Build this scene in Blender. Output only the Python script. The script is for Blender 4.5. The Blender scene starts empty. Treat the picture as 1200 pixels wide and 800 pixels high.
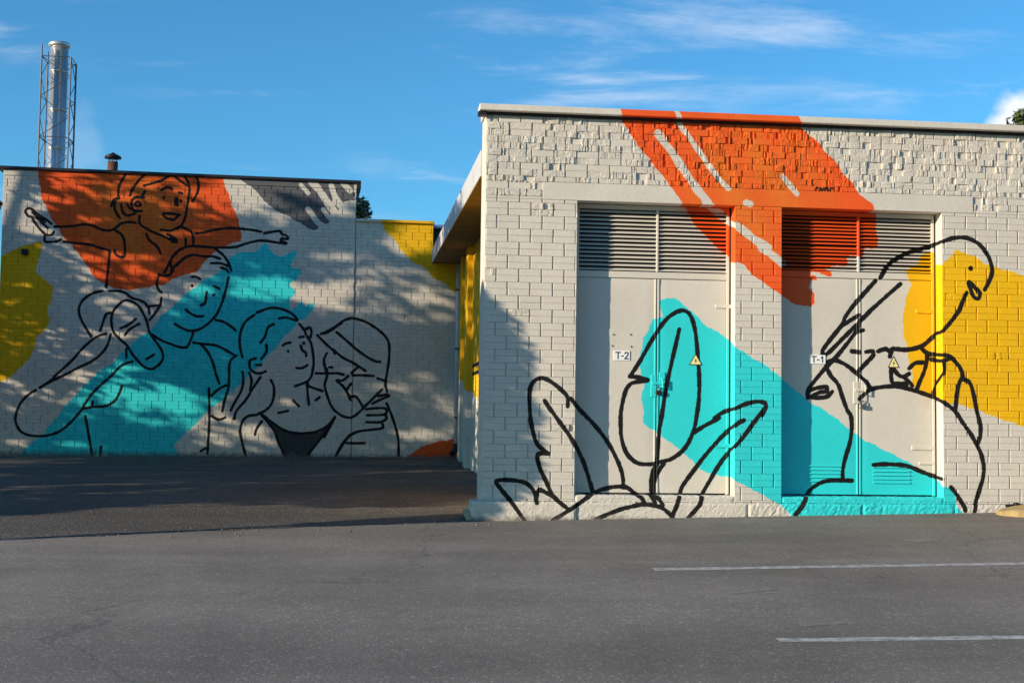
import bpy, bmesh, math, random
import numpy as np
from mathutils import Vector, Matrix

# ------------------------------------------------------------------ camera, sky, sun, exposure
SC = bpy.context.scene
COL = SC.collection
rad = math.radians
CAM_H = 1.47
F_PX = 1540.0                       # focal length in pixels of the 1200 px wide photograph (46 mm lens)
PITCH, ROLL = rad(3.4733), rad(-0.7935)
YAW_R, YAW_L = rad(6.3792), rad(8.9434)   # directions of the two facades
cp, sp, cr, sr = math.cos(PITCH), math.sin(PITCH), math.cos(ROLL), math.sin(ROLL)
ROT = np.array([[1, 0, 0], [0, cp, -sp], [0, sp, cp]]) @ np.array([[cr, 0, sr], [0, 1, 0], [-sr, 0, cr]])
cam_d = bpy.data.cameras.new('camera'); cam = bpy.data.objects.new('camera', cam_d); COL.objects.link(cam)
cam_d.sensor_width = 36; cam_d.lens = F_PX / 1200 * 36; cam_d.clip_end = 3000
m = Matrix.Identity(4)
for i in range(3):
    m[i][0] = ROT[i, 0]; m[i][1] = ROT[i, 2]; m[i][2] = -ROT[i, 1]
m[2][3] = CAM_H
cam.matrix_world = m
SC.camera = cam

SUN_EL = rad(13.5); SUN_SIDE = rad(66)     # elevation; angle left of the right facade's normal
ua = np.array([math.cos(YAW_R), math.sin(YAW_R)]); na = np.array([math.sin(YAW_R), -math.cos(YAW_R)])
s_h = -math.sin(SUN_SIDE) * ua + math.cos(SUN_SIDE) * na
SUN_DIR = Vector((s_h[0] * math.cos(SUN_EL), s_h[1] * math.cos(SUN_EL), math.sin(SUN_EL)))
sun_d = bpy.data.lights.new('sun', 'SUN'); sun_d.energy = 5.0; sun_d.angle = rad(0.45); sun_d.color = (1.0, 0.85, 0.64)
sun = bpy.data.objects.new('sun', sun_d); COL.objects.link(sun)
sun.rotation_euler = SUN_DIR.to_track_quat('Z', 'Y').to_euler(); sun.location = (-30, -20, 30)

W = bpy.data.worlds.new('World'); SC.world = W; W.use_nodes = True
SKY_STRENGTH = 0.084
SC.view_settings.view_transform = 'Standard'; SC.view_settings.look = 'None'
SC.view_settings.exposure = 0.48; SC.view_settings.gamma = 1.0

def ray(px, py):
    return ROT @ np.array([px - 600.0, F_PX, -(py - 400.0)])
def world_sky():
    nt = W.node_tree; nt.nodes.clear(); N = nt.nodes.new; L = nt.links.new
    out = N('ShaderNodeOutputWorld'); bg = N('ShaderNodeBackground'); bg.inputs[1].default_value = SKY_STRENGTH
    sky = N('ShaderNodeTexSky'); sky.sky_type = 'NISHITA'; sky.sun_disc = False
    sky.sun_elevation = SUN_EL; sky.sun_rotation = math.atan2(SUN_DIR.x, SUN_DIR.y) % (2 * math.pi)
    sky.air_density = 1.0; sky.dust_density = 0.25; sky.ozone_density = 1.6; sky.altitude = 50
    hs = N('ShaderNodeHueSaturation'); hs.inputs['Saturation'].default_value = 1.0; hs.inputs['Value'].default_value = 1.0
    tint = N('ShaderNodeMix'); tint.data_type = 'RGBA'; tint.blend_type = 'MULTIPLY'; tint.inputs['Factor'].default_value = 1; tint.inputs['B'].default_value = (.47, 1.20, 1.70, 1)
    L(sky.outputs[0], tint.inputs['A']); L(tint.outputs['Result'], hs.inputs['Color'])
    tc = N('ShaderNodeTexCoord')
    sep = N('ShaderNodeSeparateXYZ'); L(tc.outputs['Generated'], sep.inputs[0])
    def math_n(op, a, b=None, c=None):
        n = N('ShaderNodeMath'); n.operation = op
        for i, v in enumerate((a, b, c)):
            if v is None: continue
            if isinstance(v, (int, float)): n.inputs[i].default_value = v
            else: L(v, n.inputs[i])
        return n.outputs[0]
    zc = math_n('ADD', math_n('MAXIMUM', sep.outputs[2], 0.0), 0.06)
    cx = math_n('DIVIDE', sep.outputs[0], zc); cy = math_n('DIVIDE', sep.outputs[1], zc)
    cmb = N('ShaderNodeCombineXYZ'); L(cx, cmb.inputs[0]); L(cy, cmb.inputs[1])
    mp = N('ShaderNodeMapping'); mp.inputs['Rotation'].default_value = (0, 0, rad(-12)); mp.inputs['Scale'].default_value = (1.0, 2.0, 1); mp.inputs['Location'].default_value = (-2.7, 4.6, 0)
    L(cmb.outputs[0], mp.inputs[0])
    n1 = N('ShaderNodeTexNoise'); n1.inputs['Scale'].default_value = 1.25; n1.inputs['Detail'].default_value = 9; n1.inputs['Roughness'].default_value = 0.62; n1.inputs['Distortion'].default_value = 0.35
    L(mp.outputs[0], n1.inputs['Vector'])
    n2 = N('ShaderNodeTexNoise'); n2.inputs['Scale'].default_value = 0.38; n2.inputs['Detail'].default_value = 3
    L(mp.outputs[0], n2.inputs['Vector'])
    r1 = N('ShaderNodeMapRange'); r1.inputs[1].default_value = 0.50; r1.inputs[2].default_value = 0.78; r1.interpolation_type = 'SMOOTHSTEP'; L(n1.outputs[0], r1.inputs[0])
    r2 = N('ShaderNodeMapRange'); r2.inputs[1].default_value = 0.40; r2.inputs[2].default_value = 0.58; r2.interpolation_type = 'SMOOTHSTEP'; L(n2.outputs[0], r2.inputs[0])
    cir = math_n('MULTIPLY', math_n('MULTIPLY', r1.outputs[0], r2.outputs[0]), 0.55)
    # cumulus heads low over the horizon: noise with a height falloff
    n3 = N('ShaderNodeTexNoise'); n3.inputs['Scale'].default_value = 16.0; n3.inputs['Detail'].default_value = 7; n3.inputs['Roughness'].default_value = 0.5
    L(tc.outputs['Generated'], n3.inputs['Vector'])
    total = cir
    for (px, py, rx, amp) in ((1222, 140, 0.040, .95), (95, 184, 0.034, 0.12)):
        d = ray(px, py); d = d / np.linalg.norm(d)
        vm = N('ShaderNodeVectorMath'); vm.operation = 'DISTANCE'; L(tc.outputs['Generated'], vm.inputs[0]); vm.inputs[1].default_value = tuple(d)
        e = math_n('SUBTRACT', 1.0, math_n('DIVIDE', vm.outputs['Value'], rx))
        e = math_n('ADD', e, math_n('MULTIPLY', math_n('SUBTRACT', n3.outputs[0], 0.5), 3.2))
        mr = N('ShaderNodeMapRange'); mr.inputs[1].default_value = 0.0; mr.inputs[2].default_value = 0.6; mr.interpolation_type = 'SMOOTHSTEP'; L(e, mr.inputs[0])
        total = math_n('MAXIMUM', total, math_n('MULTIPLY', mr.outputs[0], amp))
    mix = N('ShaderNodeMix'); mix.data_type = 'RGBA'
    L(total, mix.inputs['Factor']); L(hs.outputs[0], mix.inputs['A']); mix.inputs['B'].default_value = (8.6, 8.9, 9.6, 1)
    L(mix.outputs['Result'], bg.inputs[0]); L(bg.outputs[0], out.inputs[0])
world_sky()

# ------------------------------------------------------------------ helpers
random.seed(7); RNG = np.random.default_rng(7)
CAMP = np.array([0, 0, CAM_H])
def hit(px, py, p0, n):
    d = ray(px, py); t = np.dot(p0 - CAMP, n) / np.dot(d, n); return CAMP + d * t
class Plane:
    """vertical facade: local x along the wall, local y into the wall, z up"""
    def __init__(s, yaw, px, py, depth):
        s.yaw = yaw; s.U = np.array([math.cos(yaw), math.sin(yaw), 0]); s.N = np.array([math.sin(yaw), -math.cos(yaw), 0])
        d = ray(px, py); s.p0 = CAMP + d * (depth / d[1]); s.org = np.array([0., 0., 0.])
    def set_origin(s, px, py):
        p = hit(px, py, s.p0, s.N); s.org = np.array([p[0], p[1], 0])
    def uv(s, px, py, off=0.0):           # off: metres behind the facade
        p = hit(px, py, s.p0 - s.N * off, s.N); return float(np.dot(p - s.org, s.U)), float(p[2])
    def loc(s, p):
        q = np.array(p) - s.org; return np.array([np.dot(q, s.U), -np.dot(q, s.N), q[2]])
    def wld(s, x, y, z):
        return s.org + s.U * x - s.N * y + np.array([0, 0, z])
class RevealPlane:
    """the side of a door opening: local y into the wall, z up"""
    def __init__(s, base, x): s.b = base; s.x = x; s.p = base.wld(x, 0, 0)
    def uv(s, px, py, off=0.0):
        q = s.b.loc(hit(px, py, s.p, s.b.U)); return float(q[1]), float(q[2])
RW = Plane(YAW_R, 620, 340, 14.9); RW.set_origin(567, 360)
LW = Plane(YAW_L, 500, 345, 26.7); LW.set_origin(414.5, 370)
def at_depth(px, py, depth):
    d = ray(px, py); return CAMP + d * (depth / d[1])
def ground_z(x, y):
    z = 0.024 * min(y, 15.0) + 0.030 * max(y - 15.0, 0.0) * (1 if y < 34 else 19 / max(y - 15, .01))
    z += 0.019 * x if x > 0 else 0.003 * x
    if x > 12: z -= 0.019 * (x - 12)
    if y < -5: z += 0
    return z
def on_ground(px, py):
    d = ray(px, py); t = 0.001; lo = 0.0; hi = 60.0 / d[1]
    for _ in range(60):
        mid = (lo + hi) / 2; p = CAMP + d * mid
        if p[2] > ground_z(p[0], p[1]): lo = mid
        else: hi = mid
    return CAMP + d * lo

def mesh_obj(name, verts, faces, mat, parent=None, smooth=False):
    me = bpy.data.meshes.new(name); me.from_pydata([tuple(map(float, v)) for v in verts], [], faces); me.update()
    if mat is not None: me.materials.append(mat)
    if smooth:
        for p in me.polygons: p.use_smooth = True
    o = bpy.data.objects.new(name, me); COL.objects.link(o)
    if parent is not None: o.parent = parent
    return o
class MB:
    def __init__(s): s.v = []; s.f = []
    def add(s, v, f):
        b = len(s.v); s.v += list(v); s.f += [tuple(i + b for i in q) for q in f]; return s
    def box(s, x0, x1, y0, y1, z0, z1, ch=0.0):
        if ch <= 0:
            s.add([(x0, y0, z0), (x1, y0, z0), (x1, y1, z0), (x0, y1, z0), (x0, y0, z1), (x1, y0, z1), (x1, y1, z1), (x0, y1, z1)],
                  [(0, 3, 2, 1), (4, 5, 6, 7), (0, 1, 5, 4), (1, 2, 6, 5), (2, 3, 7, 6), (3, 0, 4, 7)])
        else:
            bm = bmesh.new(); bmesh.ops.create_cube(bm, size=1)
            for v in bm.verts:
                v.co = Vector((x0 + (v.co.x + .5) * (x1 - x0), y0 + (v.co.y + .5) * (y1 - y0), z0 + (v.co.z + .5) * (z1 - z0)))
            bmesh.ops.bevel(bm, geom=list(bm.edges), offset=ch, segments=1, affect='EDGES')
            bm.verts.index_update()
            s.add([tuple(v.co) for v in bm.verts], [tuple(v.index for v in f.verts) for f in bm.faces]); bm.free()
        return s
    def tube(s, pts, radii, n=8, caps=True):
        pts = [Vector(p) for p in pts]; rings = []
        if isinstance(radii, (int, float)): radii = [radii] * len(pts)
        for i, p in enumerate(pts):
            d = (pts[min(i + 1, len(pts) - 1)] - pts[max(i - 1, 0)]).normalized()
            a = d.orthogonal().normalized() if i == 0 else (a - d * a.dot(d)).normalized()
            b = d.cross(a)
            rings.append([p + (a * math.cos(k * 2 * math.pi / n) + b * math.sin(k * 2 * math.pi / n)) * radii[i] for k in range(n)])
        v = [tuple(q) for r in rings for q in r]; f = []
        for i in range(len(pts) - 1):
            for k in range(n):
                f.append((i * n + k, i * n + (k + 1) % n, (i + 1) * n + (k + 1) % n, (i + 1) * n + k))
        if caps: f.append(tuple(range(n - 1, -1, -1))); f.append(tuple((len(pts) - 1) * n + k for k in range(n)))
        return s.add(v, f)
    def build(s, name, mat, parent=None, smooth=False):
        return mesh_obj(name, s.v, s.f, mat, parent, smooth)
def tag(o, label=None, cat=None, group=None, kind=None):
    if label: o['label'] = label
    if cat: o['category'] = cat
    if group: o['group'] = group
    if kind: o['kind'] = kind
    return o
def empty(name, loc, rz=0.0, parent=None):
    o = bpy.data.objects.new(name, None); COL.objects.link(o); o.location = [float(c) for c in loc]; o.rotation_euler = (0, 0, rz); o.empty_display_size = .3
    if parent is not None: o.parent = parent
    return o

# ------------------------------------------------------------------ materials
def srgb(r, g, b):
    f = lambda c: (c / 255 / 12.92) if c / 255 <= 0.04045 else ((c / 255 + 0.055) / 1.055) ** 2.4
    return (f(r), f(g), f(b), 1)
def new_mat(name):
    mt = bpy.data.materials.new(name); mt.use_nodes = True
    nt = mt.node_tree; return mt, nt, nt.nodes['Principled BSDF']
def pbr(name, col, rough=0.6, metal=0.0, var=0.12, scale=6.0, bump=0.0, bscale=60.0, spec=0.4):
    mt, nt, b = new_mat(name); N = nt.nodes.new; L = nt.links.new
    tc = N('ShaderNodeTexCoord')
    nz = N('ShaderNodeTexNoise'); nz.inputs['Scale'].default_value = scale; nz.inputs['Detail'].default_value = 6; L(tc.outputs['Object'], nz.inputs['Vector'])
    mr = N('ShaderNodeMapRange'); mr.inputs[1].default_value = 0.3; mr.inputs[2].default_value = 0.7; mr.inputs[3].default_value = 1 - var; mr.inputs[4].default_value = 1 + var; L(nz.outputs[0], mr.inputs[0])
    mx = N('ShaderNodeMix'); mx.data_type = 'RGBA'; mx.blend_type = 'MULTIPLY'; mx.inputs['Factor'].default_value = 1; mx.inputs['A'].default_value = col
    L(mr.outputs[0], mx.inputs['B']); L(mx.outputs['Result'], b.inputs['Base Color'])
    b.inputs['Roughness'].default_value = rough; b.inputs['Metallic'].default_value = metal; b.inputs['Specular IOR Level'].default_value = spec
    if bump:
        n2 = N('ShaderNodeTexNoise'); n2.inputs['Scale'].default_value = bscale; n2.inputs['Detail'].default_value = 4; L(tc.outputs['Object'], n2.inputs['Vector'])
        bp = N('ShaderNodeBump'); bp.inputs['Strength'].default_value = bump; bp.inputs['Distance'].default_value = 0.01; L(n2.outputs[0], bp.inputs['Height']); L(bp.outputs[0], b.inputs['Normal'])
    return mt
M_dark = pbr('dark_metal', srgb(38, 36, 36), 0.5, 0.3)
M_void = pbr('louvre_void', srgb(24, 24, 26), 0.9)
M_flash = pbr('dark_flashing', srgb(52, 50, 52), 0.45, 0.5)
M_roof = pbr('roof_felt', srgb(70, 68, 68), 0.9)
M_steel = pbr('stainless_steel', srgb(205, 203, 200), 0.3, 0.72, 0.06, 3.0)
M_galv = pbr('galvanised_steel', srgb(92, 94, 100), 0.5, 0.6)
M_fascia = pbr('grey_white_fascia', srgb(196, 194, 196), 0.5, 0.1, 0.08)
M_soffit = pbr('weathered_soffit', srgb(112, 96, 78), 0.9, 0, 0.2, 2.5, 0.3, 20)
M_bluefl = pbr('blue_grey_metal_sheet', srgb(150, 158, 200), 0.4, 0.3)
M_conc = pbr('concrete', srgb(165, 152, 128), 0.9, 0, 0.15, 5, 0.5, 40)
M_white = pbr('white_plate', srgb(235, 235, 235), 0.5, 0, 0.03)
M_print = pbr('black_print', srgb(35, 33, 40), 0.6, 0, 0.03)
M_yplate = pbr('pale_yellow_plate', srgb(236, 222, 150), 0.5, 0, 0.04)
M_lock = pbr('padlock_steel', srgb(120, 118, 115), 0.4, 0.7)
M_vent = pbr('rusty_vent_pipe', srgb(92, 56, 44), 0.8, 0, 0.25)
M_trunk = pbr('bark', srgb(84, 68, 54), 0.95, 0, 0.3, 4, 0.6, 15)
def leaf_mat(name, col):
    mt, nt, b = new_mat(name); N = nt.nodes.new; L = nt.links.new
    oi = N('ShaderNodeNewGeometry'); wn = N('ShaderNodeTexNoise'); wn.inputs['Scale'].default_value = 1.6; wn.inputs['Detail'].default_value = 4
    L(oi.outputs['Position'], wn.inputs['Vector'])
    cr_ = N('ShaderNodeMapRange'); cr_.inputs[1].default_value = .3; cr_.inputs[2].default_value = .7; cr_.inputs[3].default_value = .6; cr_.inputs[4].default_value = 1.4; L(wn.outputs[0], cr_.inputs[0])
    mx = N('ShaderNodeMix'); mx.data_type = 'RGBA'; mx.blend_type = 'MULTIPLY'; mx.inputs['Factor'].default_value = 1; mx.inputs['A'].default_value = col
    L(cr_.outputs[0], mx.inputs['B']); L(mx.outputs['Result'], b.inputs['Base Color']); b.inputs['Roughness'].default_value = .6
    return mt
M_leaf = leaf_mat('leaf_green', (0.045, 0.075, 0.02, 1)); M_leaf2 = leaf_mat('leaf_olive', (0.10, 0.115, 0.03, 1)); M_leaf3 = leaf_mat('leaf_dark', (0.03, 0.05, 0.018, 1))
def asphalt(name, base, coarse):
    mt, nt, b = new_mat(name); N = nt.nodes.new; L = nt.links.new
    g = N('ShaderNodeNewGeometry')
    def noise(sc, det, ro=0.55):
        n = N('ShaderNodeTexNoise'); n.inputs['Scale'].default_value = sc; n.inputs['Detail'].default_value = det; n.inputs['Roughness'].default_value = ro
        L(g.outputs['Position'], n.inputs['Vector']); return n.outputs[0]
    def mr(s, a, b_, c, d):
        n = N('ShaderNodeMapRange'); n.inputs[1].default_value = a; n.inputs[2].default_value = b_; n.inputs[3].default_value = c; n.inputs[4].default_value = d; L(s, n.inputs[0]); return n.outputs[0]
    def mul(a, b_):
        n = N('ShaderNodeMath'); n.operation = 'MULTIPLY'; L(a, n.inputs[0])
        if isinstance(b_, float): n.inputs[1].default_value = b_
        else: L(b_, n.inputs[1])
        return n.outputs[0]
    patch = mr(noise(0.3, 6, .6), .3, .7, .76, 1.18)
    mp = N('ShaderNodeMapping'); mp.inputs['Rotation'].default_value = (0, 0, rad(5)); mp.inputs['Scale'].default_value = (0.10, 1.1, 1); L(g.outputs['Position'], mp.inputs[0])
    st = N('ShaderNodeTexNoise'); st.inputs['Scale'].default_value = 1.0; st.inputs['Detail'].default_value = 5; L(mp.outputs[0], st.inputs['Vector'])
    streak = mr(st.outputs[0], .3, .7, .84, 1.13)
    mid = mr(noise(2.3, 6, .65), .3, .7, .88, 1.12)
    grain = mr(noise(150 if not coarse else 70, 2, .8), .3, .7, .62, 1.38)
    vor = N('ShaderNodeTexVoronoi'); vor.feature = 'F1'; vor.inputs['Scale'].default_value = 65 if not coarse else 34; L(g.outputs['Position'], vor.inputs['Vector'])
    sepc = N('ShaderNodeSeparateColor'); L(vor.outputs['Color'], sepc.inputs[0])
    stone = mr(sepc.outputs[0], .86, 1.0, 1.0, 1.75 if not coarse else 2.1)
    # crack lines and oil stains have a shape of their own
    cv = N('ShaderNodeTexVoronoi'); cv.feature = 'DISTANCE_TO_EDGE'; cv.inputs['Scale'].default_value = 0.16
    wob = N('ShaderNodeTexNoise'); wob.inputs['Scale'].default_value = 1.3; wob.inputs['Detail'].default_value = 6; L(g.outputs['Position'], wob.inputs['Vector'])
    va = N('ShaderNodeVectorMath'); va.operation = 'MULTIPLY_ADD'; L(wob.outputs['Color'], va.inputs[0]); va.inputs[1].default_value = (1.4, 1.4, 0); L(g.outputs['Position'], va.inputs[2]); L(va.outputs[0], cv.inputs['Vector'])
    crk = mr(cv.outputs['Distance'], .0, .004, .72 if not coarse else .95, 1.0)
    tot = mul(mul(mul(mul(mul(mul(patch, streak), mid), grain), stone), crk), 1.0)
    mx = N('ShaderNodeMix'); mx.data_type = 'RGBA'; mx.blend_type = 'MULTIPLY'; mx.inputs['Factor'].default_value = 1; mx.inputs['A'].default_value = base
    L(tot, mx.inputs['B'])
    # sand-coloured dust
    dm = N('ShaderNodeMix'); dm.data_type = 'RGBA'; L(mr(noise(0.6, 7, .7), .55, .78, 0.0, .30), dm.inputs['Factor']); L(mx.outputs['Result'], dm.inputs['A']); dm.inputs['B'].default_value = (.26, .23, .19, 1)
    L(dm.outputs['Result'], b.inputs['Base Color'])
    b.inputs['Roughness'].default_value = .88; b.inputs['Specular IOR Level'].default_value = .25
    bp = N('ShaderNodeBump'); bp.inputs['Strength'].default_value = 0.35 if not coarse else .9; bp.inputs['Distance'].default_value = .006 if not coarse else .015
    ad = N('ShaderNodeMath'); ad.operation = 'ADD'; L(noise(110 if not coarse else 45, 3, .7), ad.inputs[0]); L(mul(vor.outputs['Distance'], -0.6), ad.inputs[1])
    L(ad.outputs[0], bp.inputs['Height']); L(bp.outputs[0], b.inputs['Normal'])
    return mt
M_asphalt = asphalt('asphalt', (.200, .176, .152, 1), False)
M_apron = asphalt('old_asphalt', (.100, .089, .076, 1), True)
def worn_paint(name, col, lo, hi):
    mt, nt, b = new_mat(name); N = nt.nodes.new; L = nt.links.new
    g = N('ShaderNodeNewGeometry'); n = N('ShaderNodeTexNoise'); n.inputs['Scale'].default_value = 14; n.inputs['Detail'].default_value = 8; n.inputs['Roughness'].default_value = .7; L(g.outputs['Position'], n.inputs['Vector'])
    mr = N('ShaderNodeMapRange'); mr.inputs[1].default_value = lo; mr.inputs[2].default_value = hi; L(n.outputs[0], mr.inputs[0])
    mx = N('ShaderNodeMix'); mx.data_type = 'RGBA'; L(mr.outputs[0], mx.inputs['Factor']); mx.inputs['A'].default_value = (.185, .17, .154, 1); mx.inputs['B'].default_value = col
    L(mx.outputs['Result'], b.inputs['Base Color']); b.inputs['Roughness'].default_value = .8; return mt
M_line = worn_paint('worn_line_paint', (.56, .55, .53, 1), .34, .66)
M_line2 = worn_paint('faded_line_paint', (.36, .345, .33, 1), .50, .72)

# ------------------------------------------------------------------ the mural: outlines in photograph pixels, laid on the facades
K = 1200 / 210.0
CROPS = {'A': (0, 180, K), 'B': (200, 180, K), 'C': (0, 300, K), 'D': (200, 300, K), 'E': (0, 420, K), 'F': (200, 420, K), 'G': (380, 180, K), 'H': (380, 340, K),
         'I': (380, 440, 4.0), 'J': (420, 440, 8.0), 'Q': (440, 300, 10.0),
         'T1': (540, 100, 5.0), 'T2': (720, 100, 5.0), 'T3': (960, 100, 5.0), 'R1': (660, 220, 5.0), 'R2': (690, 350, K), 'R3': (720, 480, K), 'R4': (540, 340, K), 'R5': (540, 480, K),
         'S1': (880, 220, 5.0), 'S2': (990, 260, K), 'S3': (900, 360, K), 'S4': (990, 360, K), 'S5': (900, 480, K), 'S6': (990, 480, K), 'P': (0, 0, 1.0)}
def PT(spec):
    """'A 1,2 3,4 B 5,6' -> photograph pixels"""
    out = []; c = CROPS['P']
    for w in spec.split():
        if ',' in w:
            x, y = w.split(','); out.append((c[0] + float(x) / c[2], c[1] + float(y) / c[2]))
        else: c = CROPS[w]
    return out
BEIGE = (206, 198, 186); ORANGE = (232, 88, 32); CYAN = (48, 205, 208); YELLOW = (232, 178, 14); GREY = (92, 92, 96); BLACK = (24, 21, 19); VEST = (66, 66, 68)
LEFT_FILLS = [
 (ORANGE, 'P 42,190 43,196 45,206 49,232 63,260 75,278 87,292 94.5,300 105,317 119,331 140,339 157,339 180,335 192,333 210,324 228,319 242,305 252,294 266,288 270,285 282,283 282,273 279.6,260 273.5,245 266,224 259.5,206 257,190'),
 (YELLOW, 'P -20,300 3,300 17,292 35,286 48,284 47,299 42,317 52,328 62,338 60,351 56,360 57,375 51,389 42,396 40,410 31,422 21,434 0,448 -20,455'),
 (CYAN, 'P 15,545 23,532 38.5,518 52.5,506 73.5,479.5 91,460 112,439 133,423.5 140,416 157,400 177,386 189,370 196,365 210,352 226,338 244,326 262,315 270,302 284,295.5 298,295.5 307,287.6 314,286 316,294 329.5,301 340,295.5 347,295 345,302.5 341,312 352,317 349,326 340,333 345,342 340,352 339,362 345,361 354,354 357,359 366,355 368,359 356,375 350,377 322,408 307,425 280,451 265,465 242,483 226,500 205,520 196,545'),
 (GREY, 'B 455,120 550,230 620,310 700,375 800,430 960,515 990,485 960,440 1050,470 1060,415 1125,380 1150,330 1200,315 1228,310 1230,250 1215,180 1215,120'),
 (VEST, 'F 590,372 620,372 700,440 800,490 900,505 1000,490 1065,440 1000,540 900,680 770,680 700,500 640,400'),
 (ORANGE, 'J 470,790 480,745 560,690 640,650 760,615 860,600 920,590 960,590 960,790'),
 (YELLOW, 'P 440,245 445.6,257 450,267.5 459,278 467.5,288.5 477,301 483,307 494,311 500,316 508,326 520,331 526,335 530,340 545,345 545,245'),
]
LEFT_LIGHT = [(5.0, 'B 872,212 920,268'), (8.5, 'B 935,178 1000,255 1060,345 1115,420'), (7, 'B 1075,218 1105,300 1160,380'), (9, 'B 1105,320 1180,385'), (6, 'B 918,372 985,465'), (5, 'B 1020,375 1055,425'), (7, 'B 1150,195 1200,250')]
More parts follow.
